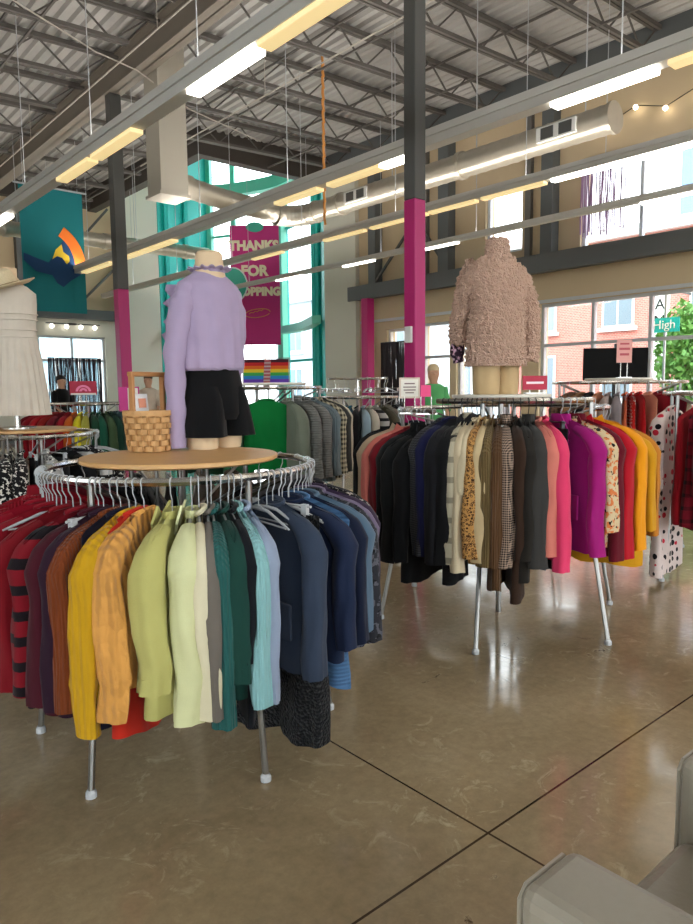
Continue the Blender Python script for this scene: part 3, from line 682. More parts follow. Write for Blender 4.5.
# --- rack under the pink coat
H = 'black'
M_ = [
(128,'jacket','black jacket at the far side of the row',(20,20,22),'plain',.72,.58,'round','jacket'),
(140,'jacket','black fleece jacket beside the beige coat',(26,26,28),'plain',.74,.58,'round','jacket'),
(150,'coat','beige open coat',(186,164,136),'plain',.78,.6,'shirt','coat'),
(158,'blouse','coral pink blouse',(214,118,106),'plain',.7,.56,'shirt','blouse'),
(164,'sweater','dark red sweater between coral and black',(120,24,34),'plain',.72,.58,'round','sweater'),
(169,'jacket','black wool jacket with high collar',(24,25,26),'plain',.78,.62,'turtle','jacket'),
(175,'coat','heavy black coat with wide shoulders',(20,21,22),'plain',.84,.64,'lapel','coat'),
(181,'coat','long black coat reaching lowest on that side',(15,15,17),'plain',.92,.62,'lapel','coat'),
(187,'coat','black and grey houndstooth coat',(72,72,76),'check',.8,.64,'round','coat'),
(190.5,'jacket','midnight blue jacket',(24,26,62),'plain',.8,.64,'round','jacket'),
(194,'coat','charcoal black coat with soft sleeves',(26,26,30),'plain',.84,.66,'hood','coat'),
(197.5,'coat','black padded coat',(16,16,18),'plain',.94,.66,'hood','coat'),
(200.5,'jacket','cream jacket with dark plaid lines',(186,176,152),'plaid',.84,.66,'turtle','jacket'),
(202.8,'cardigan','pale sand cardigan with long sleeve',(214,196,164),'plain',.78,.7,'round','cardigan'),
(205.3,'blouse','beige satin blouse with short balloon sleeve',(206,190,158),'plain',.7,.26,'round','blouse'),
(207.8,'blouse','leopard print blouse',(190,140,80),'leopard',.8,.62,'round','blouse'),
(210.2,'jacket','cream suede jacket with straight sleeve',(206,182,140),'plain',.74,.64,'shirt','jacket'),
(213,'jacket','olive brown corduroy jacket',(112,92,58),'rib',.8,.66,'shirt','jacket'),
(216,'coat','chestnut brown coat',(92,64,40),'rib',.97,.66,'shirt','coat'),
(219.3,'blazer','taupe houndstooth blazer',(168,142,124),'check',.82,.66,'lapel','blazer'),
(222.5,'cardigan','dark brown cardigan with low hem',(56,38,28),'plain',1.0,.62,'round','cardigan'),
(226,'jacket','near black brown jacket with gold zip',(36,32,28),'plain',.9,.62,'shirt','jacket'),
(230,'blazer','charcoal blazer with sleeve buttons',(56,54,52),'plain',.84,.66,'lapel','blazer'),
(233.5,'cardigan','thin salmon pink cardigan',(212,122,108),'plain',.74,.6,'round','cardigan'),
(237,'blazer','hot pink jacket with straight sleeve',(222,62,104),'plain',.78,.68,'round','jacket'),
(241,'skirt','black wool skirt below the magenta blazer',(18,18,24),'plain',.9,0,None,'skirt'),
(247,'blazer','magenta wool blazer with lapels and flap pocket',(158,24,112),'plain',.76,.62,'lapel','blazer'),
(251.5,'blouse','cream floral blouse with black and orange flowers',(214,190,150),'floral',.74,.5,'round','blouse'),
(255.5,'coat','burgundy coat beside the red one',(96,14,30),'plain',.8,.66,'lapel','coat'),
(261,'coat','scarlet wool coat',(178,20,36),'plain',.8,.66,'shirt','coat'),
(269,'coat','golden orange coat',(232,150,20),'plain',.74,.62,'shirt','coat'),
(279,'dress','long mustard dress hanging lowest on the rack',(206,146,24),'plain',.86,.5,'round','dress'),
(296,'jacket','amber jacket at the far end',(190,120,40),'plain',.74,.56,'round','jacket'),
(312,'jacket','tan jacket at the far end',(150,110,70),'plain',.74,.56,'round','jacket'),
(330,'top','dark grey top at the back',(50,50,54),'plain',.74,.56,'round','top'),
(350,'top','black ribbed top at the back',(24,24,26),'rib',.74,.56,'round','top'),
(15,'jacket','slate jacket at the back',(58,62,70),'plain',.74,.56,'round','jacket'),
(45,'jacket','black parka at the back',(20,20,20),'plain',.8,.56,'hood','jacket'),
(75,'top','stone grey top at the back',(120,116,110),'plain',.72,.56,'round','top'),
(100,'jacket','navy jacket at the back',(26,28,44),'plain',.74,.56,'round','jacket')]
for a, nm, d, c, pt, L, sl, co, k in M_:
    big = a in (175,181,194,197.5)
    mt = fab(c, pt, (16,16,18) if pt != 'leopard' else (60,36,18), {'check': 2.6, 'leopard': 1.7, 'floral': 1.3}.get(pt, 1.0), (200,110,60) if pt == 'floral' else None)
    G('mid',a,nm,d,mt,L,hw=.24 if not big else .255,sl=sl,T=.07 if big else (.04 if 198 < a < 225 else .055),collar=co,cat=k,yaw=(15 if 246 < a < 290 else 0),skirt=(k == 'skirt'),buttons=(3 if co == 'lapel' else 0),pk=(1 if 'flap' in d else 0),hang=(H if 185 < a < 245 else 1),lo=(a > 290 or a < 130))

# --- rack under the white dress
for i, (a, d, c, pt, c2, L, k) in enumerate((
(205,'black dress printed with white leaves',(20,20,22),'floral',(20,20,22),.8,'dress'),(217,'black blouse with bold white sprigs',(26,26,28),'floral',(24,24,26),.7,'blouse'),
(228,'charcoal skirt',(46,48,52),'plain',(0,0,0),.8,'skirt'),(238,'white blouse with black leaf print',(200,196,190),'floral',(24,24,26),.66,'blouse'),
(246,'black sprigged blouse',(24,24,26),'floral',(24,24,26),.66,'blouse'),(254,'black and cream leafy top',(30,28,30),'floral',(24,22,24),.8,'top'),
(262,'black pleated skirt',(24,26,28),'rib',(0,0,0),.86,'skirt'),(270,'grey and white brushstroke blouse',(170,168,166),'floral',(50,50,54),.66,'blouse'),
(278,'graphite skirt',(52,54,58),'plain',(0,0,0),.84,'skirt'),(287,'black velvet top',(20,20,22),'plain',(0,0,0),.72,'top'),
(297,'white and black striped top',(206,204,200),'stripe',(24,24,28),.68,'top'),(308,'black lace top',(30,30,32),'floral',(20,20,22),.72,'top'),
(190,'black tunic',(22,22,24),'plain',(0,0,0),.76,'tunic'))):
    G('left',a,k,d,fab(c,pt,c2,1.4,(226,222,214) if pt == 'floral' else None),L,hw=.23,sl=0 if k in ('skirt','dress') else .4,skirt=(k == 'skirt'),cat=k,lo=True,T=.07)
# --- far rainbow rack
for i, (a, d, c) in enumerate(((176,'deep crimson top',(110,14,26)),(188,'cardinal red top',(140,18,30)),(199,'bright red top',(170,24,34)),(209,'brick red top',(150,34,30)),(218,'wine red top',(110,20,34)),(226,'ruby red top',(156,22,36)),
(233,'orange top',(206,98,34)),(240,'bright yellow top',(222,206,40)),(247,'olive yellow top',(170,166,70)),(254,'dark green top',(36,74,52)),(261,'emerald top',(32,92,70)),(268,'moss green top',(70,92,62)),(275,'pine green top',(30,62,50)),(283,'teal grey top',(70,96,100)),(292,'slate grey top',(80,90,102)),(302,'navy top',(40,46,66)),(314,'charcoal top',(50,52,56)),(330,'black top',(26,26,28)))):
    G('farleft',a,'top',d,fab(c),.66,hw=.23,sl=.42,cat='top',lo=True)
# --- rack with the green top
G('back',244,'tank_top','emerald green sleeveless top facing out',fab((10,116,52)),.66,hw=.185,sl=0,yaw=-84,collar='round',cat='top',flare=.03,T=.06)
for a, d, c, pt, c2, L, k, co in ((262,'sage grey thin cardigan',(120,126,110),'plain',(0,0,0),.74,'cardigan','round'),(272,'grey ridged knit jacket',(116,116,112),'hrib',(0,0,0),.72,'jacket','turtle'),(281,'grey woven cardigan',(122,120,116),'hrib',(84,84,84),.72,'cardigan','round'),(290,'blue grey cardigan with texture',(116,130,136),'rib',(0,0,0),.74,'cardigan','round'),(299,'cream and black diamond patterned sweater',(206,196,166),'check',(70,66,58),.78,'sweater','round'),
    (309,'black and white trimmed sweater',(60,60,58),'plain',(0,0,0),.72,'sweater','round'),(322,'ivory cardigan',(196,188,166),'plain',(0,0,0),.7,'cardigan','round'),(340,'charcoal sweater',(50,50,52),'plain',(0,0,0),.7,'sweater','round'),(0,'dark grey jacket',(66,66,68),'plain',(0,0,0),.7,'jacket','round'),
    (222,'moss green tank',(40,90,56),'plain',(0,0,0),.66,'top','round'),(205,'dark green blouse',(30,70,46),'plain',(0,0,0),.66,'blouse','round'),(185,'forest blouse',(24,56,40),'plain',(0,0,0),.66,'blouse','round')):
    G('back',a,k,d,fab(c,pt,c2,.8),L,hw=.23,sl=.54,cat=k,lo=True,collar=co,T=.06)
# --- window rack
for a, d, c, pt, c2, L, k in ((176,'tan brown top',(150,108,76),'plain',(0,0,0),.7,'top'),(184,'black top',(24,24,26),'plain',(0,0,0),.7,'top'),(192,'apricot top',(196,130,96),'plain',(0,0,0),.74,'top'),(200,'dusty grey pink sheer blouse',(168,148,142),'plain',(0,0,0),.74,'blouse'),(207,'grey lilac blouse',(146,134,136),'plain',(0,0,0),.78,'blouse'),(213,'coral orange dress',(220,108,70),'plain',(0,0,0),.95,'dress'),(218,'red dress with small white dots',(206,36,32),'dots',(240,220,210),1.0,'dress'),(224,'scarlet dress',(186,24,30),'plain',(0,0,0),.96,'dress'),(232,'peach dress',(222,150,120),'plain',(0,0,0),.9,'dress'),(241,'ruby dress',(140,18,34),'plain',(0,0,0),.9,'dress'),(165,'brown print blouse',(120,90,70),'floral',(60,40,30),.7,'blouse'),(252,'burgundy dress',(90,14,28),'plain',(0,0,0),.9,'dress')):
    G('right',a,k,d,fab(c,pt,c2,2.2 if pt == 'dots' else 1),L,hw=.19,sl=.0 if k == 'dress' else .4,cat=k,lo=True,T=.05)
# --- polka dot rack
G('right2',141,'dress','long white dress with black and red polka dots',fab((226,206,200),'dots',(22,18,22),1.0,(196,40,60)),1.29,hw=.21,sl=.5,cat='dress',flare=.03,T=.07,yaw=42)
for a, d, c, pt, c2, L, k in ((168,'red dress with black trim',(150,18,30),'plain',(0,0,0),.9,'dress'),(175,'dark red and black plaid dress',(116,16,32),'plaid',(30,12,16),.92,'dress'),(182,'maroon plaid blouse',(130,20,40),'plaid',(40,14,20),.86,'blouse'),(190,'crimson floral blouse',(140,26,40),'floral',(60,10,20),.8,'blouse'),(199,'black and red plaid tunic',(44,14,18),'plaid',(150,24,40),.9,'tunic'),(210,'burgundy plaid jacket',(90,16,30),'plaid',(30,10,14),.84,'jacket'),(222,'white floral blouse',(210,200,190),'floral',(150,30,50),.8,'blouse'),(236,'rosy print blouse',(180,90,90),'floral',(60,20,30),.7,'blouse'),(250,'wine blouse',(90,20,34),'plain',(0,0,0),.7,'blouse'),(264,'ruby cardigan',(150,20,36),'plain',(0,0,0),.76,'cardigan')):
    G('right2',a,k,d,fab(c,pt,c2,1.2),L,hw=.23,sl=.5 if k != 'dress' else 0,cat=k,lo=True,T=.055)
# --- two-tier rack
for a, d, c, pt in ((170,'black top',(24,24,28),'plain'),(181,'charcoal stripe top',(60,60,64),'stripe'),(191,'white top',(200,198,192),'plain'),(200,'navy top',(28,32,52),'plain'),(209,'teal blue top',(24,92,120),'plain'),(217,'peacock blue blouse',(30,110,140),'floral'),(226,'black blouse',(22,22,24),'plain'),(235,'pale blue top',(150,170,180),'plain'),(244,'ivory top',(206,198,180),'plain'),(253,'black and white top',(190,188,184),'stripe'),(263,'olive grey top',(96,92,76),'plain'),(273,'stone top',(150,144,130),'plain'),(284,'black cardigan',(28,28,30),'plain'),(296,'grey cardigan',(90,92,94),'plain'),(310,'dark blouse',(46,44,48),'plain')):
    G('four',a,'top',d,fab(c,pt,(40,40,44)),.68,hw=.23,sl=.46,cat='top',lo=True)
for k in range(16):
    a = 2*pi*k/16; o = hanger_mesh(.17, 5, clip=(k % 2 == 0)).build('clothes_hanger', PLASTIC if k % 2 else CHROME, None, loc=(FOUR[0]+.33*cos(a), FOUR[1]+.33*sin(a), 1.53), rz=a)
    tag(o, 'empty clip hanger on the upper ring of the two-tier rack' if k % 2 == 0 else 'empty clear hanger on the upper ring of the two-tier rack', 'hanger', 'empty hangers on the upper ring')
# spare hangers bunched on the near and left racks
def spare(key, angs, lab, grp):
    c, r, arcs, z = RACKS[key]
    for a in angs:
        o = hanger_mesh(.19, 6).build('clothes_hanger', PLASTIC, None, smooth=True, loc=(c[0]+r*cos(rad(a)), c[1]+r*sin(rad(a)), z), rz=rad(a)+R.uniform(-.08,.08)); o.rotation_euler = (0, R.uniform(-.05,.05), o.rotation_euler.z)
        tag(o, lab, 'hanger', grp)
spare('near', [156,159.5,167,170.5,178,181.5,189,192,198.5,272.5,276.5,283,285.5,289.5], 'empty clear plastic hanger squeezed between clothes of the near rack', 'empty hangers on the near rack')
spare('left', [312,315,325,328,331,340,344], 'empty clear hanger at the bare end of the rack under the white dress', 'empty hangers under the white dress')

# ------------------------------------------------------------------ mannequins
def ell(z, rx, ry, n=28, cx=0, cy=0, f=0, fk=9, ph=0):
    return [(cx+(rx+f*sin(fk*2*pi*k/n+ph))*cos(2*pi*k/n), cy+(ry+f*sin(fk*2*pi*k/n+ph))*sin(2*pi*k/n), z) for k in range(n)]
def limb(pts, radii, n=16, wob=.004, k1=5):
    q = MB(); P = [Vector(p) for p in pts]; dense, rr = [], []
    for i in range(len(P)-1):
        for j in range(8): t = j/8; dense.append(P[i].lerp(P[i+1], t)); rr.append(radii[i]*(1-t)+radii[i+1]*t+wob*sin((i*8+j)*1.3))
    dense.append(P[-1]); rr.append(radii[-1]); q.tube(dense, rr, n); return q
# lavender blouse mannequin (seen from behind)
t = thing('mannequin', 'headless mannequin in lavender ruffled blouse and black shorts on the wooden disc', 'mannequin', (1.645,2.835,1.156), rad(12)); t.scale = (.92,.92,.935)
q = MB(); q.loft([ell(z, a, b, 24, c) for z, a, b, c in ((.8,.09,.075,0),(.86,.074,.07,0),(.9,.068,.066,0),(.93,.066,.064,0),(.94,.056,.054,0))]); q.build('neck', SKIN_M, t, smooth=True)
for s in (1, -1):
    q = MB(); q.loft([ell(z, a, b, 20, s*.078, .0) for z, a, b in ((0,.068,.08),(.02,.072,.085),(.1,.078,.09))]); q.build('thigh', SKIN_M, t, smooth=True)
SH = fab((14,14,16)); LAV = fab((178,160,190),'plain')
q = MB(); q.loft([ell(z, a, b, 48, 0, 0, f, 7) for z, a, b, f in ((.44,.13,.105,.0),(.4,.135,.11,0),(.34,.15,.12,.002),(.24,.166,.136,.005),(.17,.174,.142,.006),(.14,.16,.13,.004))], caps=False)
for s_ in (1, -1): q.loft([ell(z, a, b, 40, s_*cx, 0, f, 6, s_) for z, a, b, f, cx in ((.3,.066,.11,.0,.08),(.24,.082,.132,.002,.081),(.18,.093,.143,.003,.083),(.12,.1,.15,.005,.088),(.06,.104,.156,.008,.093),(.064,.096,.148,.008,.093),(.14,.085,.13,.003,.085))], caps=False)
q.build('shorts', SH, t, smooth=True)
rows = ((.4,.128,.105,.0),(.385,.14,.112,.002),(.375,.158,.124,.004),(.385,.173,.136,.006),(.42,.18,.142,.006),(.5,.181,.142,.005),(.6,.184,.14,.004),(.68,.19,.132,.003),(.74,.19,.118,.002),(.785,.172,.1,.001),(.815,.125,.082,0),(.84,.08,.068,0),(.855,.068,.062,0))
rg = []
for i in range(len(rows)-1):
    for j in range(4):
        u = j/4; z, a, b, f = [rows[i][k]*(1-u)+rows[i+1][k]*u for k in range(4)]
        e = ell(z, a, b, 72, 0, .012*(1-abs(z-.6)), f, 13, z*4); am = .012*smooth((.8-z)*6)
        rg.append([(x*(1+am*6*noise.noise(Vector((x*9+z*5, y*9, z*7)))), y*(1+am*6*noise.noise(Vector((x*9+z*5, y*9, z*7+3)))), zz+.03*(x*.6)*smooth((.5-z)*8)) for x, y, zz in e])
rg.append(ell(rows[-1][0], rows[-1][1], rows[-1][2], 72, 0, .01))
q = MB(); q.loft(rg, caps=False); bl = q.build('blouse', LAV, t, smooth=True)
for s, pts, rr in ((-1, ((-.135,.0,.762),(-.185,.0,.66),(-.215,.02,.45),(-.21,.03,.22),(-.205,.03,.012)), (.05,.06,.052,.046,.038)), (1, ((.135,.0,.762),(.185,.02,.64),(.195,.05,.4),(.19,.07,.25),(.18,.08,.14)), (.05,.058,.05,.044,.038))):
    limb(pts, rr).build('sleeve', LAV, bl, smooth=True)
q = MB(); n_ = 72; q.loft([[((r_+.012*w*sin(14*2*pi*k/n_))*cos(2*pi*k/n_), (r_+.012*w*sin(14*2*pi*k/n_))*sin(2*pi*k/n_), z+.006*w*sin(14*2*pi*k/n_+1)) for k in range(n_)] for r_, z, w in ((.074,.84,0),(.08,.862,.4),(.1,.862,.8),(.098,.856,.8),(.078,.85,.4))], caps=False); q.build('ruffle_collar', LAV, bl, smooth=True)
q = MB()
for s in (-1,):
    pts = [(-.1-.03*k/10, .125+.01*sin(k), .79-.03*k) for k in range(12)]
    q.loft([[(p[0]-.03-.02*sin(k*2.4), p[1]+.03+.015*sin(k*2.4+1), p[2]), (p[0]+.02, p[1]-.01, p[2]), (p[0]+.028, p[1]-.006, p[2]), (p[0]-.02-.02*sin(k*2.4), p[1]+.04+.015*sin(k*2.4+1), p[2])] for k, p in enumerate(pts)])
q.build('front_ruffle', LAV, bl, smooth=True)

# fuzzy pink coat mannequin
def curly(q, amp=.014, sc=46, seed=0):
    amp *= 1.9; sc *= .86
    import bmesh
    bm = bmesh.new(); vs = [bm.verts.new(v) for v in q.v]
    for f in q.f:
        try: bm.faces.new([vs[i] for i in f])
        except ValueError: pass
    bmesh.ops.recalc_face_normals(bm, faces=bm.faces); bm.normal_update()
    for v in bm.verts:
        d = noise.voronoi(v.co*sc+Vector((seed,0,0)))[0]; h = max(0, .75-d[0])*1.3+noise.noise(v.co*sc*2.3)*.25
        v.co += v.normal*amp*h
    q.v = [tuple(v.co) for v in bm.verts]; bm.free(); return q
t = thing('mannequin', 'headless mannequin in fuzzy dusty pink coat on the middle rack', 'mannequin', (3.535,2.68,1.376), rad(-14)); t.scale = (.93,.93,1.0)
PINK = fab((238,196,172),'fur'); BEI = fab((206,176,132))
for s in (1, -1):
    q = MB(); q.loft([ell(z, a, b, 24, s*.08, 0, .002, 6) for z, a, b in ((0,.078,.085),(.02,.082,.09),(.2,.085,.1),(.32,.08,.1))]); q.build('trouser_leg', BEI, t, smooth=True)
q = MB(); q.loft([ell(z, a, b, 28) for z, a, b in ((.3,.15,.1),(.45,.125,.09),(.6,.15,.1),(.74,.16,.095),(.8,.08,.07),(.86,.056,.056),(.9,.055,.055))]); q.build('torso', fab((206,196,120)), t, smooth=True)
def arc_ring(z, rx, ry, gap, n, cx=0, cy=0):
    out = []
    for k in range(n):
        a = rad(90+gap+(360-2*gap)*k/(n-1)); out.append((cx+rx*cos(a), cy+ry*sin(a), z))
    return out
q = MB(); prof = [(.17,.2,.155,34),(.21,.2,.155,32),(.35,.192,.15,30),(.5,.188,.145,28),(.62,.192,.142,26),(.7,.195,.13,24),(.755,.18,.112,22),(.795,.135,.092,20),(.82,.095,.082,16)]
def interp(p, z):
    for a, b in zip(p[:-1], p[1:]):
        if a[0] <= z <= b[0]: u = (z-a[0])/(b[0]-a[0]); return [a[i]*(1-u)+b[i]*u for i in range(4)]
    return p[-1]
zs = [.17+.65*i/95 for i in range(96)]
out = [arc_ring(*interp(prof, z), 150) for z in zs]
q.loft(out, caps=False, close=False); curly(q)
q2 = MB(); q2.loft([[(x*.86, y*.86, zz) for x, y, zz in r_] for r_ in out[::8]], caps=False, close=False); q.add(q2.v, q2.f)
for idx in (0, -1):
    q.add([r_[idx] for r_ in out]+[(r_[idx][0]*.86, r_[idx][1]*.86, r_[idx][2]) for r_ in out], [(i, i+1, 97+i, 96+i) for i in range(95)])
coat = q.build('coat', PINK, t, smooth=True, sharp=80)
for s, pts, rr in ((1, ((.15,0,.745),(.23,-.01,.58),(.262,-.01,.4),(.27,.01,.2)), (.065,.074,.072,.068)), (-1, ((-.14,.01,.74),(-.175,.09,.6),(-.17,.16,.45),(-.15,.2,.32)), (.06,.068,.062,.056))):
    qq = MB(); P = [Vector(p) for p in pts]; dense, r2 = [], []
    for i in range(3):
        for j in range(18): u = j/18; dense.append(P[i].lerp(P[i+1], u)); r2.append(rr[i]*(1-u)+rr[i+1]*u)
    qq.tube(dense, r2, 48); curly(qq, .014, 46, s*3); qq.build('sleeve', PINK, coat, smooth=True, sharp=80)
qq = MB(); rg = []
for i in range(14):
    u = i/13; r_ = .09-.022*u-.008*sin(u*pi); rg.append([(( r_)*cos(rad(90+30+300*k/59)), (r_)*sin(rad(90+30+300*k/59)), .805+.12*u) for k in range(60)])
qq.loft(rg+[[(x*.8, y*.8, zz) for x, y, zz in r_] for r_ in rg[::-1]], caps=False, close=False); curly(qq, .012, 50, 8); qq.build('collar', PINK, coat, smooth=True, sharp=80)
qq = MB(); rg = []
for i in range(40):
    u = i/39; z = .8-.36*u; w = .055+.05*sin(pi*min(1, u*1.25))
    rg.append([(-.075-.03*u-w*v*.8, .115+.02*u+w*v*.9+.012*sin(v*5), z+.03*v) for v in [k/11 for k in range(12)]])
qq.loft([r_+[(x+.02, y-.015, zz) for x, y, zz in r_[::-1]] for r_ in rg]); curly(qq, .012, 50, 5); qq.build('lapel', PINK, coat, smooth=True, sharp=80)
limb(((-.13,.2,.36),(-.15,.23,.28),(-.14,.22,.2)), (.03,.05,.035)).build('handbag', fab((60,40,56),'floral',(30,20,30),1.5,(210,170,190)), t, smooth=True)

# white dress mannequin with hat
t = thing('mannequin', 'mannequin in sleeveless white pleated dress on the rack at the photo edge', 'mannequin', (1.55,5.52,1.151), rad(-30))
IV = fab((226,214,198),'plain')
q = MB(); q.lathe([(.13,0),(.13,.012),(.02,.02),(.016,.3)], n=24); q.build('stand', CHROME, t, smooth=True)
q = MB(); q.loft([ell(z, a, b, 28) for z, a, b in ((.3,.14,.1),(.6,.12,.095),(.85,.155,.105),(.98,.17,.09),(1.04,.1,.07),(1.1,.055,.055),(1.16,.055,.055))]); q.build('torso', SKIN_M, t, smooth=True)
q = MB(); q.loft([ell(z, a, b, 96, 0, 0, f, 24) for z, a, b, f in ((.1,.235,.19,.008),(.3,.215,.17,.007),(.5,.19,.15,.006),(.62,.17,.13,.004),(.66,.163,.12,0),(.69,.163,.12,.0),(.72,.165,.12,0),(.8,.172,.122,.002),(.9,.178,.118,.001),(.98,.178,.1,0),(1.03,.12,.08,0),(1.05,.075,.066,0))], caps=False); dr = q.build('dress', IV, t, smooth=True)
q = MB()
for z in (.665,.715,.79,.83): q.tube([((.165+.07*(z-.66)+.002)*cos(2*pi*k/30), (.121+.02*(z-.66)+.002)*sin(2*pi*k/30), z) for k in range(30)], .006, 6, closed=True)
q.build('waist_band', IV, dr, smooth=True)
h = thing('sun_hat', 'woven straw sun hat tilted on the white dress mannequin', 'hat', (1.52,5.52,2.17)); h.rotation_euler = (rad(14), rad(-14), rad(-45))
ST = mat('straw', (214,196,160), .8, bump=.4, vscale=90, vary=.15)
q = MB(); q.lathe([(.085,.1),(.09,.06),(.098,.015),(.1,0),(.103,.0),(.1,.02),(.094,.065),(.088,.105),(.06,.128),(.02,.135)], n=32); q.build('crown', ST, h, smooth=True)
q = MB(); q.lathe([(.1,.0),(.17,-.006),(.215,.01),(.217,.016),(.17,0),(.1,.008)], n=40, caps=False); q.build('brim', ST, h, smooth=True)
q = MB(); q.tube([(.101*cos(2*pi*k/30), .101*sin(2*pi*k/30), .018) for k in range(30)], .008, 6, closed=True); q.build('hat_band', fab((150,120,80)), h)

# basket with square handle
t = thing('wicker_basket', 'brown woven splint basket with square handle beside the mannequin', 'basket', (1.35,2.885,1.156), rad(18))
def bring(r_, z, n=84, m_=0, row=0):
    out = []
    for k in range(n):
        th = 2*pi*k/n; rr = r_+m_*sin(10*th+row*pi); c_, s_ = cos(th), sin(th)
        out.append((rr*abs(c_)**.85*(1 if c_ > 0 else -1), rr*abs(s_)**.85*(1 if s_ > 0 else -1), z))
    return out
rad_b = lambda z: .082+.1*z
q = MB(); q.loft([bring(rad_b(z)-.006, z) for z in (0,.06,.12,.175)]+[bring(rad_b(z)-.011, z) for z in (.175,.1,.012)], caps=False); q.add(bring(.076, .001), [tuple(range(84))]); 
for k in range(20):
    th = (k+.5)*pi/10; P_ = []
    for z in (.004,.06,.115,.17):
        rr = rad_b(z)+.0015; c_, s_ = cos(th), sin(th); P_.append((rr*abs(c_)**.85*(1 if c_ > 0 else -1), rr*abs(s_)**.85*(1 if s_ > 0 else -1), z))
    q.tube(P_, .0042, 6)
q.build('stakes', mat('basket_stake', (168,122,72), .7), t, smooth=True)
q = MB()
for row in range(7):
    z = .002+.0248*row
    q.loft([bring(rad_b(zz)+dr, zz, 84, .0055, row) for zz, dr in ((z,-.002),(z+.001,.001),(z+.0225,.001),(z+.0235,-.002))], caps=False)
q.build('woven_body', BASKET, t, smooth=True)
q = MB(); q.loft([bring(rad_b(.165)*s_, .175+dz) for s_, dz in ((1.0,-.02),(1.055,-.018),(1.055,.004),(.93,.004),(.93,-.02))], caps=False); q.build('rim', BASKET, t, smooth=True)
HW_ = mat('handle_wood', (178,124,74), .5, vary=.1, vscale=20)
q = MB()
for s in (1, -1): q.box((s*.088,0,.245), (.016,.026,.17))
q.box((0,0,.335), (.2,.028,.02)); q.build('handle', HW_, t, bevel=.004)
q = MB(); q.prism([(-.035,0),(.035,0),(.035,.15),(-.035,.15)], (0,.03,.1), (1,0,0), (0,.1,1), .004); q.build('card', mat('card_white', (226,222,220), .6), t)
c_ = MB(); c_.prism([(-.02,.09),(.02,.09),(.02,.13),(-.02,.13)], (0,.025,.1), (1,0,0), (0,.1,1), .003); c_.build('card_print', mat('card_peach', (226,150,120), .6), t)

# ------------------------------------------------------------------ signs on racks
def sign(name, label, loc, rz, w, h, mt, lines=(), stand=.12, post=True, border=None):
    t = thing(name, label, 'sign', loc, rz)
    q = MB(); q.box((0,0,stand+h/2), (w,.006,h)); q.build('sign_panel', mt, t)
    if border: q = MB(); q.box((0,.001,stand+h/2), (w+.02,.007,h+.02)); q.build('frame', border, t)
    if post:
        q = MB(); q.box((0,0,.004), (.12,.07,.008))
        for s in (1, -1): q.tube([(s*.03,0,.006), (s*.03,0,stand)], .004, 6)
        q.build('stand', CHROME, t)
    if lines:
        col, L_ = lines; q = MB()
        for x, z, lw, lh in L_: q.box((x*w,-.005,stand+h*z), (lw*w,.003,lh*h))
        q.build('printed_lines', col, t)
    return t
CARDW = mat('sign_white', (232,224,212), .5); CARDR = mat('sign_red', (178,20,58), .5); CARDP = mat('sign_pink', (236,70,130), .5); INK = mat('ink', (120,90,90), .6); WHI = mat('sign_ink_white', (240,220,224), .5); CARDB = mat('sign_blush', (226,160,150), .5)
yaw_c = rad(-41)
sign('price_sign', 'small dark red sign with one white line on the middle rack', (3.685,2.5,1.376), yaw_c, .15, .085, CARDR, (WHI, ((0,.5,.7,.16),)), .025)
sign('price_sign', 'white text sign in front of the near magenta column', (2.962,2.861,1.27), yaw_c, .1, .1, CARDW, (INK, ((0,.75,.6,.07),(0,.55,.75,.06),(0,.38,.7,.06),(0,.22,.5,.06))), .1, border=mat('sign_frame', (210,190,170), .5))
sign('price_sign', 'hot pink blank sign beside the white text sign', (2.933,2.705,1.27), yaw_c, .055, .065, CARDP, (), .1)
sign('price_sign', 'pale pink sign with red print on the window rack', (6.2,3.25,1.491), yaw_c, .14, .21, CARDB, (mat('ink_red', (190,80,90), .6), ((0,.82,.6,.08),(0,.6,.7,.1),(0,.36,.6,.1))), .14)
sg = sign('price_sign', 'magenta sign with pale pink arcs on the far rainbow rack', (3.1,8.35,1.3), rad(-20), .3, .16, CARDR, (), .08)
q = MB()
for r0, r1 in ((.05,.075),(.015,.04)):
    pts = [(r1*cos(rad(a)), r1*sin(rad(a))) for a in range(0, 181, 15)]+[(r0*cos(rad(a)), r0*sin(rad(a))) for a in range(180, -1, -15)]
    q.prism(pts, (0,-.004,.12), (1.15,0,0), (0,0,1), .003)
q.build('arc_logo', mat('logo_pink', (240,130,170), .5), sg)
q = MB(); q.box((0,-.005,.09), (.28,.003,.02)); q.build('white_strip', CARDW, sg)
sign('leaflet', 'pink and white leaflet standing behind the basket', (1.47,3.35,1.3), yaw_c, .1, .12, mat('leaflet_pink', (200,40,130), .6), (CARDW, ((.2,.5,.5,.9),)), .02, post=False)

# ------------------------------------------------------------------ armchair
t = thing('armchair', 'grey leather armchair cut by the bottom corner of the photo', 'armchair', (1.27,.62,0))
q = MB(); q.span((-.19,-.62,.2), (.23,-.0,.44)); q.build('seat', LEATHER, t, bevel=.035)
q = MB(); q.span((-.2,-.6,.06), (.24,-.03,.21)); q.build('base', LEATHER, t, bevel=.01)
for x0, x1 in ((-.36,-.19), (.235,.42)):
    q = MB(); q.span((x0,-.72,.06), (x1,.02,.6)); a_ = q.build('armrest', LEATHER, t, bevel=.03)
    q = MB()
    q.tube([(x0+.012,.017,.1),(x0+.012,.017,.57),(x0+.03,.017,.588),(x1-.03,.017,.588),(x1-.012,.017,.57),(x1-.012,.017,.1)], .005, 6); q.build('piping', LEATHER, a_, smooth=True)
q = MB(); q.span((-.36,-.9,.06), (.42,-.62,.85)); q.build('backrest', LEATHER, t, bevel=.04)
for x in (-.3, .36):
    for y in (-.05, -.83): q = MB(); q.span((x-.025,y-.025,0), (x+.025,y+.025,.065)); q.build('leg', BLACKP, t)

